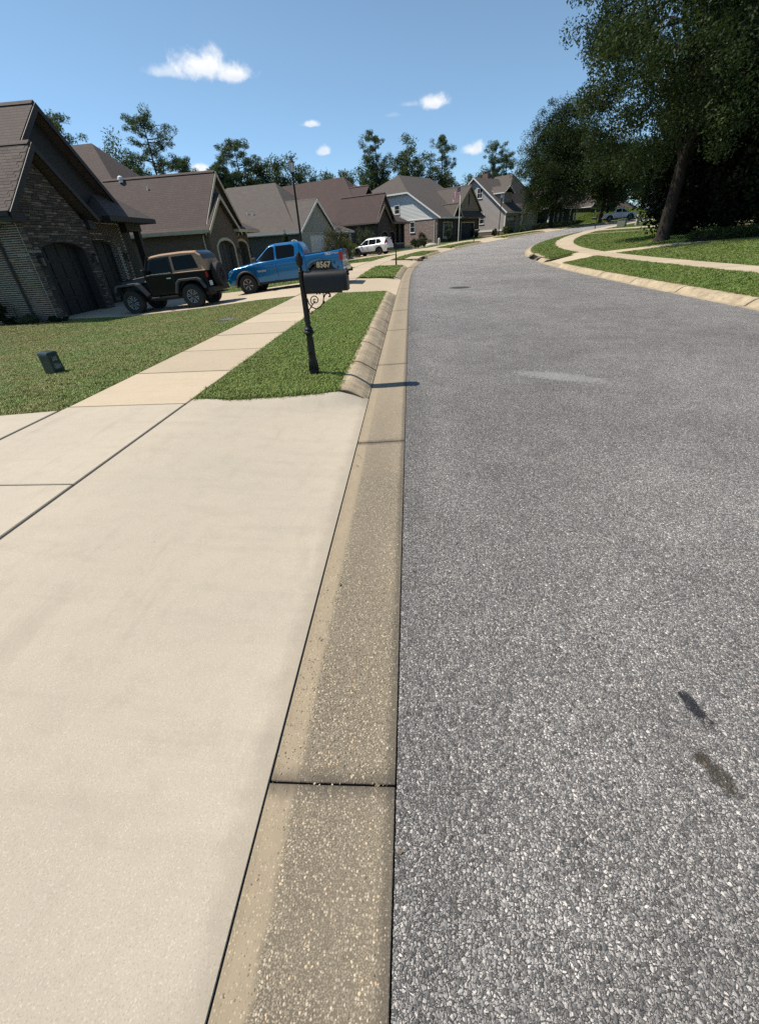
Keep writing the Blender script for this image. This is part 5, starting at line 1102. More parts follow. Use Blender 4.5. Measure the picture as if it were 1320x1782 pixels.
# ================================================================ street furniture
M_CAST = mat('black cast aluminium', lambda t: {'Base_Color': t.mix(t.noise(t.obj(), 18, 4), (.006, .0065, .007), (.013, .0135, .014)), 'Normal': t.bump(t.noise(t.obj(), 140, 2), .15, .002)}, rough=.42, spec=.35)
M_GOLD = mat('gold number', color=(.62, .47, .27), rough=.4)
def spiral(cx, cz, r0, r1, a0, turns, n=26, y=0.0): return [(cx+(r0+(r1-r0)*i/n)*math.cos(a0+2*PI*turns*i/n), y, cz+(r0+(r1-r0)*i/n)*math.sin(a0+2*PI*turns*i/n)) for i in range(n+1)]
def mailbox(label, loc, rz, number=None, hero=True):
    t = thing('mailbox', label, 'mailbox', loc, rz, 'black post mailboxes along the street')
    n = 16 if hero else 8
    p = MB(); p.lathe([(.062, -.12), (.062, .02), (.066, .03), (.060, .055), (.048, .075), (.052, .10), (.058, .13), (.054, .19), (.045, .24), (.043, .30), (.047, .31), (.043, .32), (.041, .50), (.046, .515), (.060, .53), (.072, .545), (.066, .56), (.052, .575), (.060, .59), (.050, .605), (.036, .62), (.034, .70), (.033, 1.24), (.040, 1.25), (.033, 1.262)], n); post = p.build('post', M_CAST, t, 45)
    if hero:
        fl = MB()
        for k in range(10):
            a = 2*PI*k/10; fl.tube([(.046*math.cos(a), .046*math.sin(a), .20), (.040*math.cos(a), .040*math.sin(a), .49)], .006, 5); fl.tube([(.034*math.cos(a), .034*math.sin(a), .64), (.032*math.cos(a), .032*math.sin(a), 1.2)], .0045, 4)
            fl.tube([(.062*math.cos(a), .062*math.sin(a), .02), (.063*math.cos(a), .063*math.sin(a), .1), (.05*math.cos(a), .05*math.sin(a), .19)], .009, 5)
        fl.build('fluting', M_CAST, post)
    f = MB(); f.lathe([(.020, 1.26), (.030, 1.275), (.020, 1.29), (.036, 1.33), (.041, 1.365), (.036, 1.40), (.022, 1.435), (.006, 1.465)], n); f = f.build('finial', M_CAST, t, 45)
    if hero:
        lf = MB()
        for r in range(5):
            for k in range(8):
                a = 2*PI*(k+.5*(r % 2))/8; z = 1.315+r*.026; rr = (.034, .040, .041, .036, .026)[r]
                lf.add([(rr*math.cos(a-.3), rr*math.sin(a-.3), z), (rr*math.cos(a+.3), rr*math.sin(a+.3), z), ((rr+.010)*math.cos(a), (rr+.010)*math.sin(a), z+.026), (rr*.8*math.cos(a), rr*.8*math.sin(a), z+.012)], [(0, 1, 2), (0, 2, 3), (1, 3, 2), (0, 3, 1)])
        lf.build('finial_leaf', M_CAST, f)
    # box: flat bottom, arched top
    prof = [(-.10, 1.025), (.10, 1.025), (.10, 1.155)]+[(.10*math.cos(PI*i/10), 1.155+.10*math.sin(PI*i/10)*1.0) for i in range(1, 10)]+[(-.10, 1.155)]
    b = MB(); b.prism(prof, 'x', .045, .555); box = b.build('box', M_CAST, t, 50, .004)
    pr2 = [(y*1.05, 1.02+(z-1.02)*1.04) for y, z in prof]; d = MB(); d.prism(pr2, 'x', .556, .585); dd = d.build('door', M_CAST, box, 50, .004); k = MB(); k.tube([(.586, 0, 1.2), (.605, 0, 1.2)], .012, 8); k.box(.585, .60, -.03, .03, 1.215, 1.235); k.build('latch', M_CAST, dd)
    ar = MB(); ar.box(.0, .50, -.018, .018, 1.0, 1.024); ar.build('arm', M_CAST, t, bevel=.004)
    if hero:
        s = MB(); s.tube(spiral(.135, .925, .008, .062, .6, 1.55, 34), .0065, 6); s.tube([(.03, 0, .80), (.06, 0, .835), (.10, 0, .88), (.138, 0, .915)], .007, 6)
        s.tube([(.035, 0, .95), (.05, 0, .89), (.085, 0, .845), (.14, 0, .825), (.195, 0, .845), (.235, 0, .89), (.25, 0, .94), (.255, 0, 1.0)], .0075, 6); s.tube([(.255, 0, .95), (.275, 0, .985), (.31, 0, 1.0), (.34, 0, .985), (.338, 0, .962), (.318, 0, .96)], [.008, .008, .009, .011, .013, .012], 6)
        s.tube([(.035, 0, .83), (.045, 0, .785), (.065, 0, .765), (.08, 0, .78), (.075, 0, .80)], .006, 6)
        for x in (.17, .205, .29): s.lathe([(.012, .99), (.008, 1.003)], 6, (x, 0, 0))
        s.lathe([(.014, .885), (.018, .90), (.010, .915)], 6, (.247, 0, 0)); s.build('scroll_bracket', M_CAST, t, 45)
    if number:
        pts = [(.115, 1.258), (.165, 1.272), (.185, 1.30), (.20, 1.345), (.225, 1.358), (.365, 1.358), (.39, 1.345), (.405, 1.30), (.425, 1.272), (.475, 1.258)]
        pl = MB(); pl.prism(pts, 'y', -.006, .006); pl = pl.build('number_plate', M_CAST, t, bevel=.002)
        cu_ = MB()
        for sx in (-1, 1): cu_.tube(spiral(.295+sx*.135, 1.325, .004, .016, PI/2, sx*1.2, 14), .004, 5); cu_.tube(spiral(.295+sx*.178, 1.275, .004, .014, PI/2, sx*1.2, 14), .004, 5)
        cu_.build('scroll', M_CAST, pl)
        for i, c in enumerate(number): lettering('digit', c, .084, M_GOLD, pl, Matrix.Translation((.229+i*.044, -.0075, 1.283)) @ Matrix.Rotation(PI/2, 4, 'X'), offset=.0035, extrude=.0012)
    return t
mailbox('near black mailbox with gold number plate and scroll bracket on the verge', (-1.36, 5.77, .145), 0, '8567')
def pz(s, off, dz=0): return P(s, off, (zl(off) if off < 0 else zr(off, s))+dz)
mailbox('black post mailbox at the far end of the second verge, before the white crossover', pz(31.5, -5.25), -PC(31.5)[3], None, False)
mailbox('black post mailbox on the verge right of the flagpole', pz(58.2, -5.5), -PC(58.2)[3], None, False)
mailbox('black post mailbox on the right verge inside the bend', pz(69, 5.0), PI-PC(69)[3], None, False)
M_FROST = mat('frosted lamp glass', color=(.62, .62, .60), rough=.3)
def street_lamp(label, loc):
    t = thing('street_lamp', label, 'street lamp', loc, 0, 'black lantern street lamps')
    p = MB(); p.lathe([(.16, -.15), (.16, .05), (.13, .10), (.11, .35), (.075, .45), (.065, .9), (.055, 1.2), (.05, 2.5), (.042, 4.15), (.06, 4.17), (.06, 4.22), (.04, 4.25), (.055, 4.34), (.10, 4.40), (.10, 4.43)], 12); p = p.build('post', M_CAST, t, 45)
    g_ = MB(); g_.lathe([(.085, 4.435), (.135, 4.74), (.14, 4.76)], 8); g_.build('lantern_glass', M_FROST, t)
    f = MB()
    for k in range(8): a = 2*PI*k/8; f.tube([(.088*math.cos(a), .088*math.sin(a), 4.435), (.143*math.cos(a), .143*math.sin(a), 4.76)], .007, 4)
    f.lathe([(.165, 4.762), (.15, 4.79), (.07, 4.86), (.05, 4.90), (.03, 4.92), (.035, 4.95), (.006, 5.02)], 10); f.build('lantern_cap', M_CAST, t); return t
street_lamp('black lantern street lamp rising behind the blue truck', (-5.33, 23.6, .09)); street_lamp('black lantern street lamp before the mauve-grey sided house', pz(70.6, -9.2, -.05))
# flag on its pole
def m_flag(t):
    u, v, _ = t.sep(t.uv()); stripe = t.m('GREATER_THAN', t.m('FRACT', t.m('MULTIPLY', v, 6.5)), .5)
    col = t.mix(stripe, (.55, .03, .04), (.85, .85, .85)); canton = t.m('MULTIPLY', t.m('LESS_THAN', u, .4), t.m('GREATER_THAN', v, .46))
    gx = t.m('SUBTRACT', t.m('FRACT', t.m('MULTIPLY', u, 27.5)), .5); gy = t.m('SUBTRACT', t.m('FRACT', t.m('MULTIPLY', v, 16.6)), .5)
    star = t.m('LESS_THAN', t.m('ADD', t.m('MULTIPLY', gx, gx), t.m('MULTIPLY', gy, gy)), .07)
    return {'Base_Color': t.mix(canton, col, t.mix(star, (.02, .03, .10), (.75, .75, .75))), 'Roughness': .8, 'Emission_Color': (0, 0, 0), 'Transmission_Weight': 0.0, 'Subsurface_Weight': .35, 'Subsurface_Radius': (.05, .05, .05)}
fp = thing('flagpole', 'slim white flagpole standing before the whitewashed brick house', 'flagpole', pz(62, -9.9))
mb = MB(); mb.lathe([(.045, -.1), (.042, 1.5), (.03, 6.0)], 8); mb.build('pole', M_WHITE, fp, True); mb = MB(); mb.lathe([(.0, 5.98), (.05, 6.02), (.06, 6.06), (.05, 6.1), (.0, 6.13)], 8); mb.build('finial', M_CHROME, fp, True)
fx, fy, fz = fp.location; NU, NV = 22, 14; vs, uvs = [], []
for i in range(NU+1):
    for j in range(NV+1):
        u, v = i/NU, j/NV; d = 1.15*u; drop = .62*u*u+.28*u
        vs.append((fx-.04-d*.80+.05*math.sin(9*u+2*v), fy-.08-d*.32+.10*math.sin(7*u+1.5*v)*u, fz+5.85-1.0*(1-v)*(1-.10*u)-drop*.9)); uvs.append((u, v))
me = bpy.data.meshes.new('flag'); me.from_pydata(vs, [], [(i*(NV+1)+j, (i+1)*(NV+1)+j, (i+1)*(NV+1)+j+1, i*(NV+1)+j+1) for i in range(NU) for j in range(NV)]); me.update()
ul = me.uv_layers.new(name='UVMap'); li = np.empty(len(me.loops), dtype=np.int32); me.loops.foreach_get('vertex_index', li); ul.data.foreach_set('uv', np.array(uvs, dtype=np.float32)[li].ravel())
fo = link('flag', me, mat('flag cloth', m_flag), None, True); so_ = fo.modifiers.new('thickness', 'SOLIDIFY'); so_.thickness = .006; tag(fo, 'striped flag with starred blue corner hanging from the flagpole', 'flag')
# green pedestal on the near lawn
M_GREEN = mat('green plastic', lambda t: {'Base_Color': t.mix(t.noise(t.obj(), 14, 4), (.006, .020, .017), (.012, .032, .027))}, rough=.35); M_STICK = mat('worn sticker', lambda t: {'Base_Color': t.mix(t.mr(t.noise(t.obj(), 45, 3), .45, .55), (.22, .23, .23), (.06, .07, .07))}, rough=.6)
ub = thing('utility_pedestal', 'small dark green utility pedestal with two stickers on the near lawn', 'utility box', (-6.22, 6.88, zl(-10.07)-.03), R_(-16)); ub.scale = (.92, .92, .92)
mb = MB(); mb.add([(-.14, -.115, -.15), (.14, -.115, -.15), (.14, .115, -.15), (-.14, .115, -.15), (-.13, -.10, .36), (.13, -.10, .36), (.13, .10, .37), (-.13, .10, .37)], [(3, 2, 1, 0), (4, 5, 6, 7), (0, 1, 5, 4), (1, 2, 6, 5), (2, 3, 7, 6), (3, 0, 4, 7)]); bd = mb.build('body', M_GREEN, ub, bevel=.012)
mb = MB(); mb.add([(-.145, -.115, .352), (.145, -.115, .352), (.145, .115, .362), (-.145, .115, .362), (-.125, -.09, .405), (.125, -.09, .405), (.125, .09, .41), (-.125, .09, .41)], [(3, 2, 1, 0), (4, 5, 6, 7), (0, 1, 5, 4), (1, 2, 6, 5), (2, 3, 7, 6), (3, 0, 4, 7)]); mb.build('lid', M_GREEN, ub, bevel=.015)
for (y0, y1, z0, z1) in ((-.05, .045, .255, .325), (-.07, .07, .115, .205)): part_box(bd, 'sticker', M_STICK, (.1405, .143, y0, y1, z0, z1))
# manhole and its collar
mh = thing('manhole_cover', 'iron manhole cover in a patched ring on the road', 'manhole', (1.9, 17.85, P(17.85, -1.95, 0).z+.031))
mb = MB(); mb.lathe([(.34, .0), (.34, .010), (.31, .012), (.0, .012)], 28); cv = mb.build('cover', mat('cast iron', lambda t: {'Base_Color': t.mix(t.noise(t.obj(), 30, 3), (.035, .03, .027), (.075, .065, .055)), 'Normal': t.bump(t.voro(t.obj(), 28).outputs['Distance'], .8, .01)}, rough=.6, metal=.5), mh, 40)
mb = MB(); mb.lathe([(.345, .002), (.345, .009), (.42, .008), (.42, .0)], 28, cap=False); mb.build('frame', mat('rusty collar', m_plain((.10, .082, .066), .2, 20)), mh); mb = MB(); mb.lathe([(.425, .004), (.88, .004), (.90, -.02)], 36, cap=False); mb.build('patch', mat('patch asphalt', lambda t: {'Base_Color': t.mix(t.noise(t.pos(), 90, 3, .7), (.10, .098, .095), (.24, .235, .225)), 'Normal': t.bump(t.noise(t.pos(), 110, 2), .7, .006)}, rough=.85), mh)
# storm-drain inlets in the kerbs
def inlet(label, s0, s1, side):
    t = thing('storm_drain_inlet', label, 'storm drain'); sg = -1 if side < 0 else 1
    e = 3.93 if side < 0 else 3.75; zt = .19
    def q(o): return sg*o
    mb = MB(); n = 6
    for i in range(n):
        a, b = s0+(s1-s0)*i/n, s0+(s1-s0)*(i+1)/n
        for (o0, o1, z0, z1) in ((e+.42, e+1.5, -.1, zt),):
            pts = [P(a, q(o0), z0), P(a, q(o1), z0), P(b, q(o1), z0), P(b, q(o0), z0), P(a, q(o0), z1), P(a, q(o1), z1), P(b, q(o1), z1), P(b, q(o0), z1)]
            mb.add(pts, [(0, 1, 2, 3), (4, 5, 6, 7), (0, 1, 5, 4), (1, 2, 6, 5), (2, 3, 7, 6), (3, 0, 4, 7)])
    mb.build('top_slab', M_WALK, t, bevel=0)
    mb = MB(); m_ = s0+(s1-s0)*.28
    pts = [P(m_, q(e+.36), -.06), P(s1-.3, q(e+.36), -.06), P(s1-.3, q(e+.36), .145), P(m_, q(e+.36), .145), P(m_, q(e+.42), -.06), P(s1-.3, q(e+.42), -.06), P(s1-.3, q(e+.42), .145), P(m_, q(e+.42), .145)]
    mb.add(pts, [(0, 1, 2, 3), (4, 5, 6, 7), (0, 1, 5, 4), (1, 2, 6, 5), (2, 3, 7, 6), (3, 0, 4, 7)]); mb.build('throat', M_UNDER, t)
    for (a, b, k) in ((s0, m_-.02, 0), (s1-.28, s1, 1)):
        mb = MB(); pts = [P(a, q(e+.05), -.05), P(b, q(e+.05), -.05), P(b, q(e+.415), -.05), P(a, q(e+.415), -.05), P(a, q(e+.12), (.02, .12)[1-k]), P(b, q(e+.12), (.02, .12)[k]), P(b, q(e+.415), zt-.01), P(a, q(e+.415), zt-.01)]
        mb.add(pts, [(0, 1, 2, 3), (4, 5, 6, 7), (0, 1, 5, 4), (1, 2, 6, 5), (2, 3, 7, 6), (3, 0, 4, 7)]); mb.build('wing', M_KERB, t)
inlet('concrete curb inlet with dark mouth on the left curb before the flagpole', *INLET_L, -1); inlet('concrete curb inlet with dark mouth at the inside of the bend', *INLET_R, 1)
# small service boxes
M_CREAMP = mat('cream plastic', m_plain((.40, .38, .30), .08)); M_XFMR = mat('pale green steel', m_plain((.20, .225, .16), .1))
u2 = thing('utility_pedestal', 'cream rounded utility pedestal with low cover by the brick house', 'utility box', pz(58, -10.9)); mb = MB(); mb.lathe([(.16, -.1), (.16, .55), (.14, .75), (.06, .82)], 10, (.7, .2, 0)); mb.build('post', M_CREAMP, u2, 45); mb = MB(); mb.lathe([(.75, -.1), (.72, .15), (.5, .28), (.1, .33)], 14, (-.3, 0, 0)); mb.build('cover', M_CREAMP, u2, 45)
u3 = thing('transformer_box', 'pale green transformer box beside the far right sidewalk', 'utility box', pz(67.2, 8.5), -.6); mb = MB(); mb.box(-.42, .42, -.4, .4, -.1, .7); bx_ = mb.build('body', M_XFMR, u3, bevel=.03); mb = MB(); mb.box(-.46, .46, -.44, .44, .702, .75); mb.build('lid', M_XFMR, u3, bevel=.03)
for i, (s, o, h_) in enumerate(((68.0, 9.9, .95), (68.4, 10.6, .62))):
    u4 = thing('utility_pedestal', ('tall tan utility pedestal right of the transformer box', 'short tan utility pedestal right of the tall one')[i], 'utility box', pz(s, o)); mb = MB(); mb.box(-.17, .17, -.15, .15, -.1, h_); mb.build('body', M_CREAMP, u4, bevel=.02); mb = MB(); mb.box(-.19, .19, -.17, .17, h_+.002, h_+.06); mb.build('lid', M_CREAMP, u4, bevel=.015)
vb = thing('valve_box', 'round grey valve lid sunk in the lawn by the sidewalk', 'valve box', (-4.95, 11.75, zl(-8.8)-.005)); mb = MB(); mb.lathe([(.24, -.06), (.24, .018), (.20, .022)], 18); mb.build('lid', mat('weathered grey plastic', m_plain((.085, .085, .075), .2, 20)), vb, 40); mb = MB(); mb.lathe([(.245, -.05), (.30, .012), (.30, -.05)], 18, cap=False); mb.build('rim', mat('weathered rim', m_plain((.16, .145, .11), .2, 20)), vb)
sp_ = thing('sprinkler_riser', 'thin black sprinkler riser before the brick side wall', 'sprinkler', (-14.7, 15.75, -.3)); mb = MB(); mb.tube([(0, 0, -.1), (0, 0, .55)], .014, 6); mb.build('pipe', M_BLACK, sp_); mb = MB(); mb.lathe([(.022, .55), (.026, .60), (.01, .63)], 8); mb.build('nozzle', M_BLACK, sp_)
# ================================================================ trees and shrubs
def m_leaf(c1, c2, c3, trans=.25):
    m = bpy.data.materials.new('foliage'); m.use_nodes = True; t = T(m.node_tree); nt = m.node_tree; b = nt.nodes['Principled BSDF']
    r = t.attr('rnd'); n = t.noise(t.pos(), .55, 2, .6)
    col = t.mix(r, c1, c2); col = t.mix(t.mr(n, .38, .68), col, c3)
    t.set(b.inputs['Base Color'], col); b.inputs['Roughness'].default_value = .5; b.inputs['Specular IOR Level'].default_value = .12
    tr = t.n('ShaderNodeBsdfTranslucent'); t.set(tr.inputs['Color'], t.mix(1.0, col, (1.5, 1.5, .7), 'MULTIPLY')); mx = t.n('ShaderNodeMixShader'); mx.inputs[0].default_value = trans
    nt.links.new(b.outputs[0], mx.inputs[1]); nt.links.new(tr.outputs[0], mx.inputs[2]); nt.links.new(mx.outputs[0], nt.nodes['Material Output'].inputs[0]); return m
M_LOAK = m_leaf((.028, .046, .017), (.054, .076, .028), (.022, .036, .014), .3); M_LDARK = m_leaf((.012, .018, .008), (.026, .032, .013), (.009, .013, .006), .12); M_LPINE = m_leaf((.060, .092, .045), (.10, .138, .066), (.045, .072, .035), .25)
M_LBROAD = m_leaf((.052, .078, .032), (.092, .120, .050), (.042, .064, .027)); M_LBROWN = m_leaf((.060, .060, .030), (.105, .085, .045), (.042, .050, .022)); M_LYEL = m_leaf((.085, .115, .028), (.14, .16, .045), (.06, .09, .022)); M_LGREY = m_leaf((.060, .075, .042), (.095, .105, .062), (.045, .058, .034)); M_LBOX = m_leaf((.022, .036, .015), (.040, .058, .024), (.016, .026, .011))
M_BARK = mat('bark', lambda t: {'Base_Color': t.mix(t.noise(t.vm('MULTIPLY', t.obj(), (1, 1, .25)), 9, 5, .65), (.012, .010, .008), (.050, .041, .033)), 'Normal': t.bump(t.noise(t.vm('MULTIPLY', t.obj(), (1, 1, .2)), 14, 4, .6), .9, .05)}, rough=.95, spec=.2)
M_PBARK = mat('pine bark', lambda t: {'Base_Color': t.mix(t.noise(t.vm('MULTIPLY', t.obj(), (1, 1, .3)), 6, 4, .65), (.035, .026, .02), (.10, .075, .055))}, rough=.95, spec=.2)
def unit(rg, n): v = rg.normal(size=(n, 3)); return v/np.linalg.norm(v, axis=1)[:, None]
def leaves(rg, C, rad, per, L, Wd, up=.0, droop=0.0, shell=.5):
    """rhombic leaf faces in clumps; C (k,3), rad (k,) or (k,3)"""
    C = np.asarray(C, float); k = len(C); rad = np.asarray(rad, float)
    if rad.ndim == 1: rad = np.repeat(rad[:, None], 3, 1)
    idx = np.repeat(np.arange(k), per); n = len(idx)
    d = unit(rg, n)*(rg.uniform(size=n)**shell)[:, None]; p = C[idx]+d*rad[idx]
    a = unit(rg, n); a[:, 2] -= droop; a /= np.linalg.norm(a, axis=1)[:, None]
    nn = unit(rg, n); nn[:, 2] += up; b = np.cross(nn, a); b /= (np.linalg.norm(b, axis=1)[:, None]+1e-9)
    s_ = rg.uniform(.65, 1.25, size=n)[:, None]; a *= L*s_/2; b *= Wd*s_/2
    V = np.stack([p-a, p+b, p+a, p-b], 1); rnd = np.clip(rg.uniform(size=n)*.6+.4*rg.uniform(size=k)[idx], 0, 1)
    return V, rnd
def crown(root, V, rnd, m, name='crown'):
    me = quads_mesh(name, V, rnd); return link(name, me, m, root)
def curve_pts(rg, a, b, sag, n=6, wob=.06):
    a, b = Vector(a), Vector(b); L = (b-a).length; out = []
    for i in range(n+1):
        t_ = i/n; p = a.lerp(b, t_); p.z += sag*math.sin(PI*t_)*L
        if 0 < i < n: p += Vector(rg.normal(size=3)*wob*L*.3)
        out.append(p)
    return out
def broad_tree(name, label, base, C, R3, m, seed, trunk_r=.3, fork=.3, n_cl=220, per=160, L=.16, Wd=.075, limbs=8, cl_r=1.0, group=None, cat='tree', low=-1.0, gaps=.0, bark=None, droop=.15, boxy=0):
    """base: world; C crown centre relative to base; R3 crown radii"""
    rg = np.random.default_rng(seed); t = thing(name, label, cat, base, 0, group); C = Vector(C); mb = MB()
    f = Vector((C.x*.35, C.y*.35, max(.6, (C.z)*fork))); mb.tube([(0, 0, -.3), (.0, 0, .0), (0, 0, .35), (f.x*.3, f.y*.3, f.z*.45), f, f+(C-f)*.3+Vector((.15, -.1, 0)), f+(C-f)*.8], [trunk_r*1.75, trunk_r*1.4, trunk_r*1.08, trunk_r*.92, trunk_r*.84, trunk_r*.55, trunk_r*.2], 14)
    tips = []
    for k in range(limbs):
        a = 2*PI*k/limbs+rg.uniform(-.3, .3); el = rg.uniform(.05, 1.1); rr = rg.uniform(.55, .85)
        e = C+Vector((R3[0]*math.cos(a)*math.cos(el)*rr, R3[1]*math.sin(a)*math.cos(el)*rr, R3[2]*(math.sin(el)*rr-.1)))
        f0 = f+(C-f)*rg.uniform(-.12, .35)*(1 if fork > .2 else 0); pts = curve_pts(rg, f0, e, .08, 6); mb.tube(pts, list(np.linspace(trunk_r*.5, trunk_r*.1, 7)), 7)
        for j in (2, 3, 4, 5, 6):
            for q in range(2):
                dv = Vector(unit(rg, 1)[0]); dv.z = dv.z*.6+.1; e2 = pts[j]+Vector((dv.x*R3[0], dv.y*R3[1], dv.z*R3[2]))*rg.uniform(.25, .45)
                p2 = curve_pts(rg, pts[j], e2, .05, 4); mb.tube(p2, list(np.linspace(trunk_r*.18, trunk_r*.04, 5)), 5); tips += [p2[-1], p2[3]]
    mb.build('trunk', bark or M_BARK, t, 60)
    u = unit(rg, n_cl*3); rho = rg.uniform(.45, 1.0, size=n_cl*3)**.6
    pts = u*rho[:, None]
    if boxy: pts = np.sign(pts)*np.abs(pts)**boxy
    keep = pts[:, 2] > low
    if gaps: ph = rg.uniform(0, 6, 3); w_ = np.sin(pts[:, 0]*5+ph[0])+np.sin(pts[:, 1]*5+ph[1])+np.sin(pts[:, 2]*6+ph[2]); keep &= w_ > -1.5+gaps
    pts = pts[keep][:n_cl]*np.array(R3)*rg.uniform(.85, 1.08, size=(min(n_cl, keep.sum()), 1))+np.array(C)
    CC = np.concatenate([pts, np.array([tuple(p) for p in tips])]); n = len(CC)
    rad = rg.uniform(.55, 1.25, size=n)*cl_r; rad3 = np.stack([rad, rad, rad*.75], 1)
    V, rn = leaves(rg, CC, rad3, per, L, Wd, .4, droop); crown(t, V, rn, m); return t
def pine(label, base, H, seed, spread=3.0, start=.45, m=None, group='tall pines behind the houses'):
    rg = np.random.default_rng(seed); t = thing('pine_tree', label, 'tree', base, 0, group); mb = MB(); bend = rg.normal(size=2)*.35
    tr = [(bend[0]*q*q, bend[1]*q*q, H*q-.4*(1-q)) for q in np.linspace(0, 1, 9)]; mb.tube(tr, list(np.linspace(.24, .04, 9)), 8); CC = []; rad = []
    nb = 36
    for i in range(nb):
        q = start+(1-start)*(i+rg.uniform(0, .8))/nb; z = H*q; a = rg.uniform(0, 2*PI); prof = math.sin(PI*min(1, (1-q)/(1-start)*.85+.12))**.7
        Lb = spread*prof*rg.uniform(.55, 1.1)+.3; b0 = Vector((bend[0]*q*q, bend[1]*q*q, z)); e = b0+Vector((math.cos(a)*Lb, math.sin(a)*Lb, Lb*rg.uniform(.0, .45)))
        p = curve_pts(rg, b0, e, -.06, 5); mb.tube(p, list(np.linspace(.06, .015, 6)), 5)
        for j in (2, 3, 4, 5):
            if rg.uniform() < .8: CC.append(tuple(p[j]+Vector(rg.normal(size=3)*.2))); rad.append(rg.uniform(.42, .8))
    for k in range(5): CC.append((bend[0]+rg.normal()*.3, bend[1]+rg.normal()*.3, H-rg.uniform(-.1, .8))); rad.append(.5)
    mb.build('trunk', M_PBARK, t, 60); rad = np.array(rad); V, rn = leaves(rg, CC, np.stack([rad, rad, rad*.65], 1), 105, .33, .06, .2, -.1, .45); crown(t, V, rn, m or M_LPINE); return t
def shrub(label, base, R3, m, seed, n_cl=40, per=90, L=.09, Wd=.045, name='shrub', group=None, stems=3, cone=0.0, up=.3):
    rg = np.random.default_rng(seed); t = thing(name, label, 'shrub', base, 0, group); mb = MB(); Rz = R3[2]
    for k in range(stems): a = rg.uniform(0, 6.28); mb.tube([(0, 0, -.15), (R3[0]*.25*math.cos(a), R3[1]*.25*math.sin(a), Rz*.8), (R3[0]*.5*math.cos(a), R3[1]*.5*math.sin(a), Rz*1.3)], [.04, .025, .01], 5)
    mb.build('stem', M_BARK, t); u = unit(rg, n_cl)*(rg.uniform(.35, 1, size=n_cl)**.5)[:, None]
    if cone: k_ = 1-cone*(u[:, 2]*.5+.5); u[:, 0] *= k_; u[:, 1] *= k_
    C = u*np.array(R3)*.82+np.array([0, 0, Rz*.95]); C[:, 2] = np.maximum(C[:, 2], .05)
    rad = rg.uniform(.5, 1, size=n_cl)[:, None]*np.array(R3)*.36; V, rn = leaves(rg, C, rad, per, L, Wd, up); crown(t, V, rn, m, 'foliage'); return t
# --- the big oak on the right lawn, the dark evergreens behind it, the drooping trees by the far curb
zt = pz(31.3, 11.0).z
broad_tree('oak_tree', 'large dark live oak with thick trunk on the right lawn', (15.3, 30.7, zt-.05), (.2, .6, 9.0), (6.6, 7.4, 6.4), M_LOAK, 11, .35, .46, 420, 265, .155, .074, 11, 1.05, low=-.84, gaps=.35, droop=.5, boxy=.72)
def rpt(x, y, dz=0):
    i = int(np.argmin((_cx-x)**2+(_cy-y)**2)); off = (x-_cx[i])*math.cos(_th[i])-(y-_cy[i])*math.sin(_th[i]); return (x, y, float(_cz[i])+(zr(off, i+1) if off > 0 else zl(off))+dz)
for i, (x, y, r, H, lb) in enumerate(((22.4, 36.6, 4.3, 14, 'black-green evergreen right of the oak with foliage to the ground'), (20.6, 29.6, 3.2, 13, 'dense dark evergreen at the right edge behind the low hedge'), (19.3, 35.6, 2.5, 9, 'smaller dark evergreen filling the gap beside the oak trunk'), (26.5, 31.5, 4.8, 15, 'dark evergreen mass at the right edge behind the others'), (30, 42, 5.5, 13, 'dark evergreen deep behind the oak'))):
    broad_tree('evergreen_tree', lb, rpt(x, y), (0, 0, H*.52), (r, r, H*.52), M_LDARK, 20+i, .3, .12, 300, 88, .28, .14, 8, 1.15, droop=.2, boxy=.6)
broad_tree('oak_tree', 'drooping dark oak overhanging the bend beside the mauve-grey house', pz(85.5, -9.4), (0, 0, 8.2), (6.4, 6.4, 7.4), M_LOAK, 31, .32, .3, 330, 200, .22, .10, 9, 1.3, low=-.95, droop=.6)
broad_tree('oak_tree', 'second drooping oak left of the far white pickup', pz(98.5, -7.2), (0, 0, 7.4), (6.0, 6.0, 5.0), M_LOAK, 32, .28, .34, 220, 150, .26, .12, 9, 1.35, low=-.8, droop=.6)
for i, (s, o, r, H, lb) in enumerate(((112, -12, 5, 11, 'shade tree on the far lawn past the white pickup'), (124, -30, 7, 15, 'tall background tree above the far houses'), (141, -16, 6, 13, 'background tree up the hill behind the far white car'), (150, 2, 7, 14, 'background tree closing the far end of the street'), (150, 20, 8, 15, 'background tree on the far right hillside'), (96, 22, 6, 12, 'background tree beyond the right lawn'), (118, 14, 5.5, 12, 'background tree right of the far street'), (74, 34, 6, 13, 'background tree deep behind the dark evergreens'), (58, 30, 6, 12, 'background tree seen right of the oak trunk'), (66, 26, 5, 11, 'background tree between oak trunk and far lawn'), (88, 30, 6, 13, 'background tree on the skyline right of the far street'), (104, 30, 7, 14, 'background tree on the skyline behind the oak trunk'))):
    broad_tree('shade_tree', lb, P(s, o, (zl(o)+hill(s, o) if o < 0 else zr(max(4.3, o), s))), (0, 0, H*.58), (r, r, H*.44), M_LOAK if i % 2 else M_LBROAD, 50+i, .25, .3, 110, 62, .46, .22, 7, 1.5)
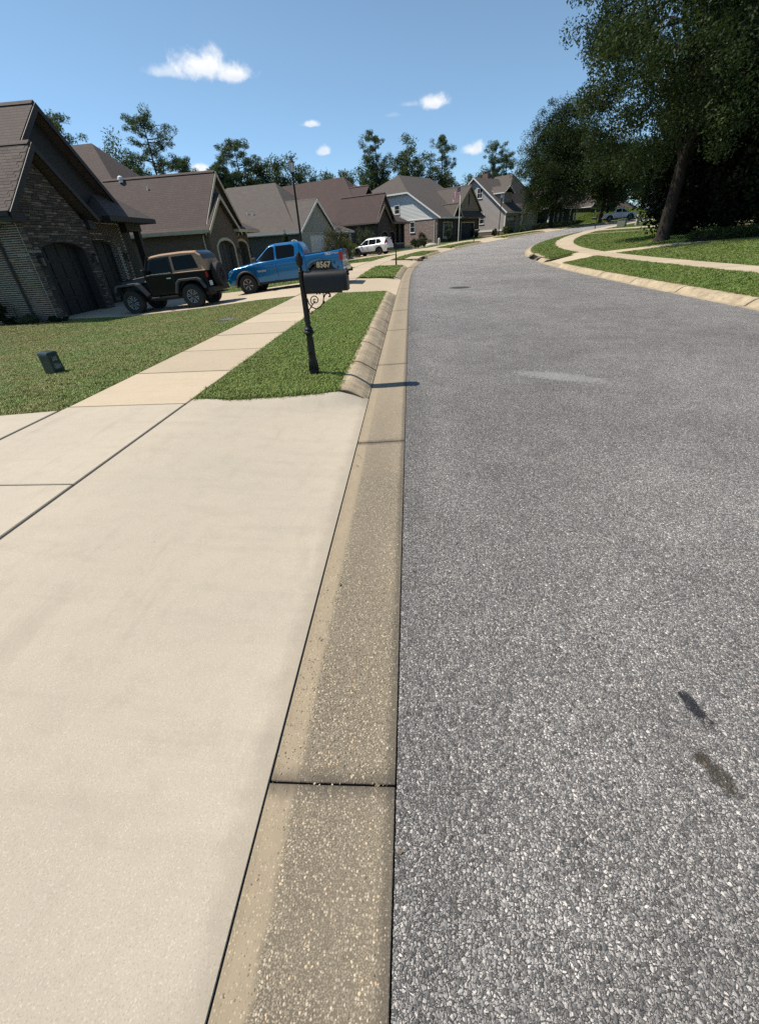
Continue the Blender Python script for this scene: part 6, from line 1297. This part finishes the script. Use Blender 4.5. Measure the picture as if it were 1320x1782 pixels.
for i, (s, o, r, H, lb) in enumerate(((152, -34, 8, 13, 'leftmost of the leafy background trees above the far hillside'), (156, -22, 8, 12, 'leafy background tree directly behind the far white sport-utility car'), (160, -9, 8, 12, 'leafy background tree at the top of the far street'), (160, 8, 8, 12, 'leafy background tree right of the far street end'), (140, 22, 8, 12, 'leafy background tree glimpsed right of the oak trunk'), (112, 26, 7, 11, 'leafy background tree low behind the oak trunk'))):
    broad_tree('background_tree', lb, P(s, o, (zl(o)+hill(s, o) if o < 0 else zr(max(4.3, o), s))), (0, 0, H*.46), (r, r, H*.5), M_LOAK, 150+i, .25, .15, 120, 70, .5, .24, 6, 1.6, 'background trees at the far street end', boxy=.7)
# --- trees behind the houses: place (picture column/row of the top, distance) -> world
def top_at(px, py, Y): d = pix_ray(px, py); k = Y/d.y; return d.x*k, Y, 1.64+d.z*k
LB = {0: 'pine crown peeping over the dark stone house roof', 1: 'open-crowned tall pine left of the brown brick house ridge', 2: 'small pine just above the red-brown roof ridge', 3: 'tall flat-topped pine behind the taupe roof', 4: 'shorter pine left of the flat-topped pine', 5: 'tall pine left above the burgundy roof ridge end', 6: 'slender pine with layered puffs above the half-hip roof', 7: 'pine with sideways limb right of the small cloud', 8: 'low pine beside the drooping oak'}
for i, (px, py, Y, sp) in enumerate(((88, 203, 52, 2.2), (243, 198, 60, 3.0), (316, 273, 76, 2.2), (408, 243, 74, 2.6), (374, 281, 72, 2.0), (655, 232, 96, 3.4), (771, 233, 104, 3.0), (862, 250, 114, 3.2), (884, 268, 112, 2.6))):
    x, y, z = top_at(px, py, Y); b = P(Y*.9, 0).z-.3; pine(LB[i], (x, y, b), z-b-.2, 70+i, sp, .42 if i not in (6,) else .4)
LB2 = ['bushy evergreen beside the tall pine left of the brown ridge', 'rounded tree right of the flat-topped pine', 'broad green tree behind the lamp post', 'green tree above the burgundy ridge left end', 'low green tree above the burgundy ridge middle', 'low green tree above the burgundy ridge right end', 'dense tree below the tall pine crown', 'tall dense broadleaf tree behind the half-hip roof', 'broad bush-like tree under the slender pine', 'low tree line clump right of the slender pine', 'low clump behind the chimney', 'lower green tree between pines behind the taupe roof']
for i, (px, py, Y, r) in enumerate(((196, 238, 64, 2.6), (440, 268, 78, 2.6), (492, 251, 82, 3.6), (530, 287, 84, 2.6), (565, 293, 86, 2.6), (601, 292, 88, 2.6), (648, 262, 98, 4.0), (712, 226, 100, 4.4), (765, 286, 102, 4.6), (815, 298, 108, 3.6), (850, 290, 110, 3.6), (395, 290, 78, 3.4))):
    x, y, z = top_at(px, py, Y); b = P(Y*.9, 0).z-.3; H = z-b
    broad_tree('background_tree', LB2[i], (x, y, b), (0, 0, H*.55), (r, r, H*.45), M_LBROAD if i % 3 else M_LPINE, 90+i, .22, .25, 90, 75, .32, .13, 7, 1.05, 'trees behind the houses', gaps=.6)
# --- shrubs and hedges
shrub('brownish crape myrtle before the white garage door, behind the blue truck', pz(40.3, -12.4), (1.7, 1.7, 1.5), M_LBROWN, 201, 70, 90, .11, .05, stems=8); shrub('yellow-green rounded shrub left of the white crossover', pz(47.6, -15.6), (1.3, 1.3, 1.1), M_LYEL, 202, 45, 90, .12, .06)
shrub('wispy grey-green crape myrtle behind the white crossover', pz(52.0, -16.3), (1.5, 1.5, 1.6), M_LGREY, 203, 55, 70, .13, .045, stems=10); shrub('dark columnar evergreen between the brown brick and pale sided houses', pz(38.6, -16.2), (.55, .55, 1.45), M_LBOX, 204, 60, 90, .08, .04, cone=.6)
for i, (s, o, r, h_, m_, lb) in enumerate(((58.2, -13.6, .9, .6, M_LBOX, 'low dark shrub right of the parked white crossover'), (59.6, -13.2, .9, .55, M_LBOX, 'second low dark shrub nearest the whitewashed brick'), (60.6, -14.6, .95, .95, M_LBOX, 'cone-clipped dark shrub against the whitewashed brick'), (67.6, -15.6, 1.0, 1.25, M_LGREY, 'pale green bush before the white-framed window'), (73.8, -15.8, .8, .8, M_LBOX, 'dark shrub at the corner of the blue garage'), (77.5, -14.6, .5, .6, M_LBROAD, 'small shrub at the mauve-grey house foundation'), (80.2, -14.6, .45, .7, M_LYEL, 'small yellow-green shrub at the mauve-grey house foundation'), (82.0, -14.8, .6, .6, M_LBOX, 'dark shrub near the mauve-grey house corner'), (85.5, -14.6, .9, .7, M_LBROAD, 'rounded shrub before the grey garage door'))):
    shrub(lb, pz(s, o), (r, r, h_), m_, 210+i, 34, 80, .10, .05, group='foundation shrubs', cone=.5 if i == 2 else 0)
for i, s in enumerate((89, 91.5, 94, 96.5, 99)): shrub('dark shrub number %s along the white porch columns, counting from the left' % ('one', 'two', 'three', 'four', 'five')[i], pz(s, -13.8), (1.3, 1.0, .6), M_LBOX, 230+i, 34, 70, .13, .06, group='shrubs along the columned porch')
shrub('yellow-green shrub beside the dark porch post', (-12.6, 24.9, -.27), (.55, .55, .42), M_LYEL, 240, 34, 80, .09, .04); shrub('grassy dark clump at the brick wall foot', (-14.9, 15.75, -.3), (.55, .28, .16), M_LBOX, 241, 24, 60, .14, .02); shrub('grassy pale clump near the brick corner', (-14.3, 15.7, -.3), (.45, .28, .2), M_LGREY, 242, 24, 60, .16, .02); shrub('low dark planting at the stone corner', (-13.25, 15.85, -.3), (.4, .3, .16), M_LBOX, 243, 24, 60, .12, .02); shrub('small dark plant against the brick wall at the left edge', (-15.35, 15.75, -.2), (.3, .25, .45), M_LBOX, 244, 24, 60, .1, .04)
hd_ = pz(26.4, 13.2); hg = thing('hedge', 'low clipped hedge at the right edge above the lawn', 'hedge', hd_, R_(-35)); rg = np.random.default_rng(250); n_ = 150
C_ = np.stack([rg.uniform(-2.6, 6.5, n_), rg.uniform(-.55, .55, n_), rg.uniform(.05, .34, n_)], 1); C_[:, 2] *= np.clip((C_[:, 0]+3.2)/1.2, .3, 1); V, rn = leaves(rg, C_, np.full(n_, .30), 150, .09, .045, .5); crown(hg, V, rn, m_leaf((.040, .060, .020), (.070, .092, .030), (.030, .046, .015)), 'foliage'); mb = MB(); mb.box(-2.3, 6.4, -.35, .35, -.2, .2); mb.build('twigs', M_BARK, hg)
# ================================================================ loose-looking aggregate standing proud of the near road and gutter (real relief)
def chips(name, x0, x1, y0, y1, n, rmin, rmax, hfac, fade, zfun, m, parent, seed, el=1.6, power=2.2, stains=None):
    rg = np.random.default_rng(seed)
    x = rg.uniform(x0, x1, n); y = rg.uniform(y0, y1, n); d = np.hypot(x, y); keep = rg.uniform(size=n) < np.clip((fade[1]-d)/(fade[1]-fade[0]), 0, 1)
    if stains:
        for (sx, sy, sa, sb, an) in stains:
            dx, dy = x-sx, y-sy; u = (dx*math.cos(an)+dy*math.sin(an))/sa; v = (dy*math.cos(an)-dx*math.sin(an))/sb; keep &= ~((u*u+v*v < 1) & (rg.uniform(size=n) < .82))
    x, y = x[keep], y[keep]; n = len(x); r = rmin+(rmax-rmin)*rg.uniform(size=n)**power; a0 = rg.uniform(0, 2*PI, n); st = rg.uniform(1, el, n); K = 5
    z = zfun(x, y); h = r*hfac*rg.uniform(.5, 1.2, n); tilt = rg.normal(size=(n, 2))*.22
    ang = 2*PI*np.arange(K)/K; rr = rg.uniform(.6, 1.22, size=(n, K))
    lx = np.cos(ang)[None]*rr*r[:, None]*np.sqrt(st)[:, None]; ly = np.sin(ang)[None]*rr*r[:, None]/np.sqrt(st)[:, None]
    ca, sa = np.cos(a0)[:, None], np.sin(a0)[:, None]; wx = lx*ca-ly*sa; wy = lx*sa+ly*ca
    base = np.stack([x[:, None]+wx, y[:, None]+wy, np.repeat((z-.0015)[:, None], K, 1)], 2)
    top = np.stack([x[:, None]+wx*.66, y[:, None]+wy*.66, (z+h)[:, None]+(wx*tilt[:, :1]+wy*tilt[:, 1:])*.66], 2)
    V = np.concatenate([base, top], 1).reshape(-1, 3); o = (np.arange(n)*2*K)[:, None]
    side = np.stack([o+np.arange(K)[None], o+(np.arange(K)+1)[None] % K, o+K+(np.arange(K)+1)[None] % K, o+K+np.arange(K)[None]], 2)
    side = np.stack([o+np.arange(K)[None], o+((np.arange(K)+1) % K)[None], o+K+((np.arange(K)+1) % K)[None], o+K+np.arange(K)[None]], 2).reshape(n, -1); tp = o+K+np.arange(K)[None]
    idx = np.concatenate([side, tp], 1).ravel().astype(np.int32); tot = np.tile(np.array([4]*K+[K], dtype=np.int32), n)
    me = bpy.data.meshes.new(name); me.vertices.add(len(V)); me.vertices.foreach_set('co', V.astype(np.float32).ravel()); me.loops.add(len(idx)); me.loops.foreach_set('vertex_index', idx)
    me.polygons.add(len(tot)); me.polygons.foreach_set('loop_start', np.concatenate([[0], np.cumsum(tot)[:-1]]).astype(np.int32)); me.polygons.foreach_set('loop_total', tot); me.update(); me.validate()
    at = me.attributes.new('rnd', 'FLOAT', 'FACE'); at.data.foreach_set('value', np.repeat(rg.uniform(size=n), K+1).astype(np.float32))
    ob = link(name, me, m, parent); ob['kind'] = 'stuff'; return ob
def m_chip(stops):
    def f(t):
        c = t.ramp(t.attr('rnd'), stops); n = t.noise(t.pos(), 350, 2, .6); k = t.mr(n, .3, .7, .8, 1.15)
        return {'Base_Color': t.mix(1.0, c, t.comb(k, k, k), 'MULTIPLY')}
    return f
M_CHIP = mat('road chippings', m_chip([(0, (.05, .049, .047)), (.35, (.095, .093, .09)), (.7, (.155, .152, .147)), (.93, (.22, .215, .205)), (.985, (.29, .28, .265)), (1, (.44, .42, .39))]), rough=.7, spec=.35)
M_PEB = mat('gutter pebbles', m_chip([(0, (.15, .125, .09)), (.4, (.25, .21, .145)), (.75, (.38, .32, .225)), (.95, (.54, .47, .35)), (1, (.52, .33, .19))]), rough=.75, spec=.35)
chips('stone_chips', -.055, 2.9, -.12, 2.7, 66000, .0022, .0088, .38, (.9, 3.0), lambda x, y: np.interp(x-3.85, [-3.91, -3.2, -2, 0], [0, .012, .03, .05]), M_CHIP, road, 301, stains=[(1.135, .99, .12, .036, -1.36), (1.07, .74, .11, .048, -1.25)], power=2.6, el=2.0)
chips('pebbles', -.43, -.075, -.05, 2.6, 5600, .0015, .0062, .40, (1.0, 2.7), lambda x, y: np.interp(x-3.85, [-4.36, -4.2, -3.915], [-.016, -.012, .001]), M_PEB, gut, 302)
chips('pebbles', -.53, -.43, -.05, 2.2, 700, .0015, .0055, .40, (.9, 2.4), lambda x, y: np.interp(x-3.85, [-4.36, -4.2, -3.915], [-.016, -.012, .001]), M_PEB, gut, 303)

# a few dry leaf and twig scraps blown onto the concrete and road
rg = np.random.default_rng(77); spots = [(-.92, 3.75), (.10, 5.25), (1.09, .70), (1.05, .77), (-3.4, 5.4), (-3.2, 6.6), (2.3, 3.4), (.6, 2.4)]+[(-.50+rg.uniform(-.02, .12), rg.uniform(.3, 9)) for _ in range(12)]+[(-.03+rg.uniform(-.02, .05), rg.uniform(.2, 8)) for _ in range(10)]
Q = []
def zsurf(x, y):
    if x > -.06: return .003+.012*min(1, max(0, (x+.06)/.7))
    if x > -.54: return -.008
    if x > -2.66 and y < 4.7: return -.006+.171*smooth((-x-.54)/2.11*.9+.05)+.004
    return .17
for (x, y) in spots:
    L = rg.uniform(.005, .015); W_ = L*rg.uniform(.15, .55); a = rg.uniform(0, 6.28); u = np.array([math.cos(a), math.sin(a), rg.uniform(-.1, .3)])*L; v = np.array([-math.sin(a), math.cos(a), rg.uniform(-.2, .4)])*W_; c = np.array([x, y, zsurf(x, y)+.004])
    Q.append([c-u, c+v, c+u, c-v])
me = quads_mesh('leaf_litter', np.array(Q), rg.uniform(size=len(Q))); lit = link('leaf_litter', me, mat('dry leaf', lambda t: {'Base_Color': t.ramp(t.attr('rnd'), [(0, (.02, .015, .01)), (.5, (.07, .045, .022)), (1, (.16, .11, .055))])}, rough=.9)); tag(lit, 'scattered dry leaf and twig scraps on gutter and driveway', 'leaf litter', kind='stuff')
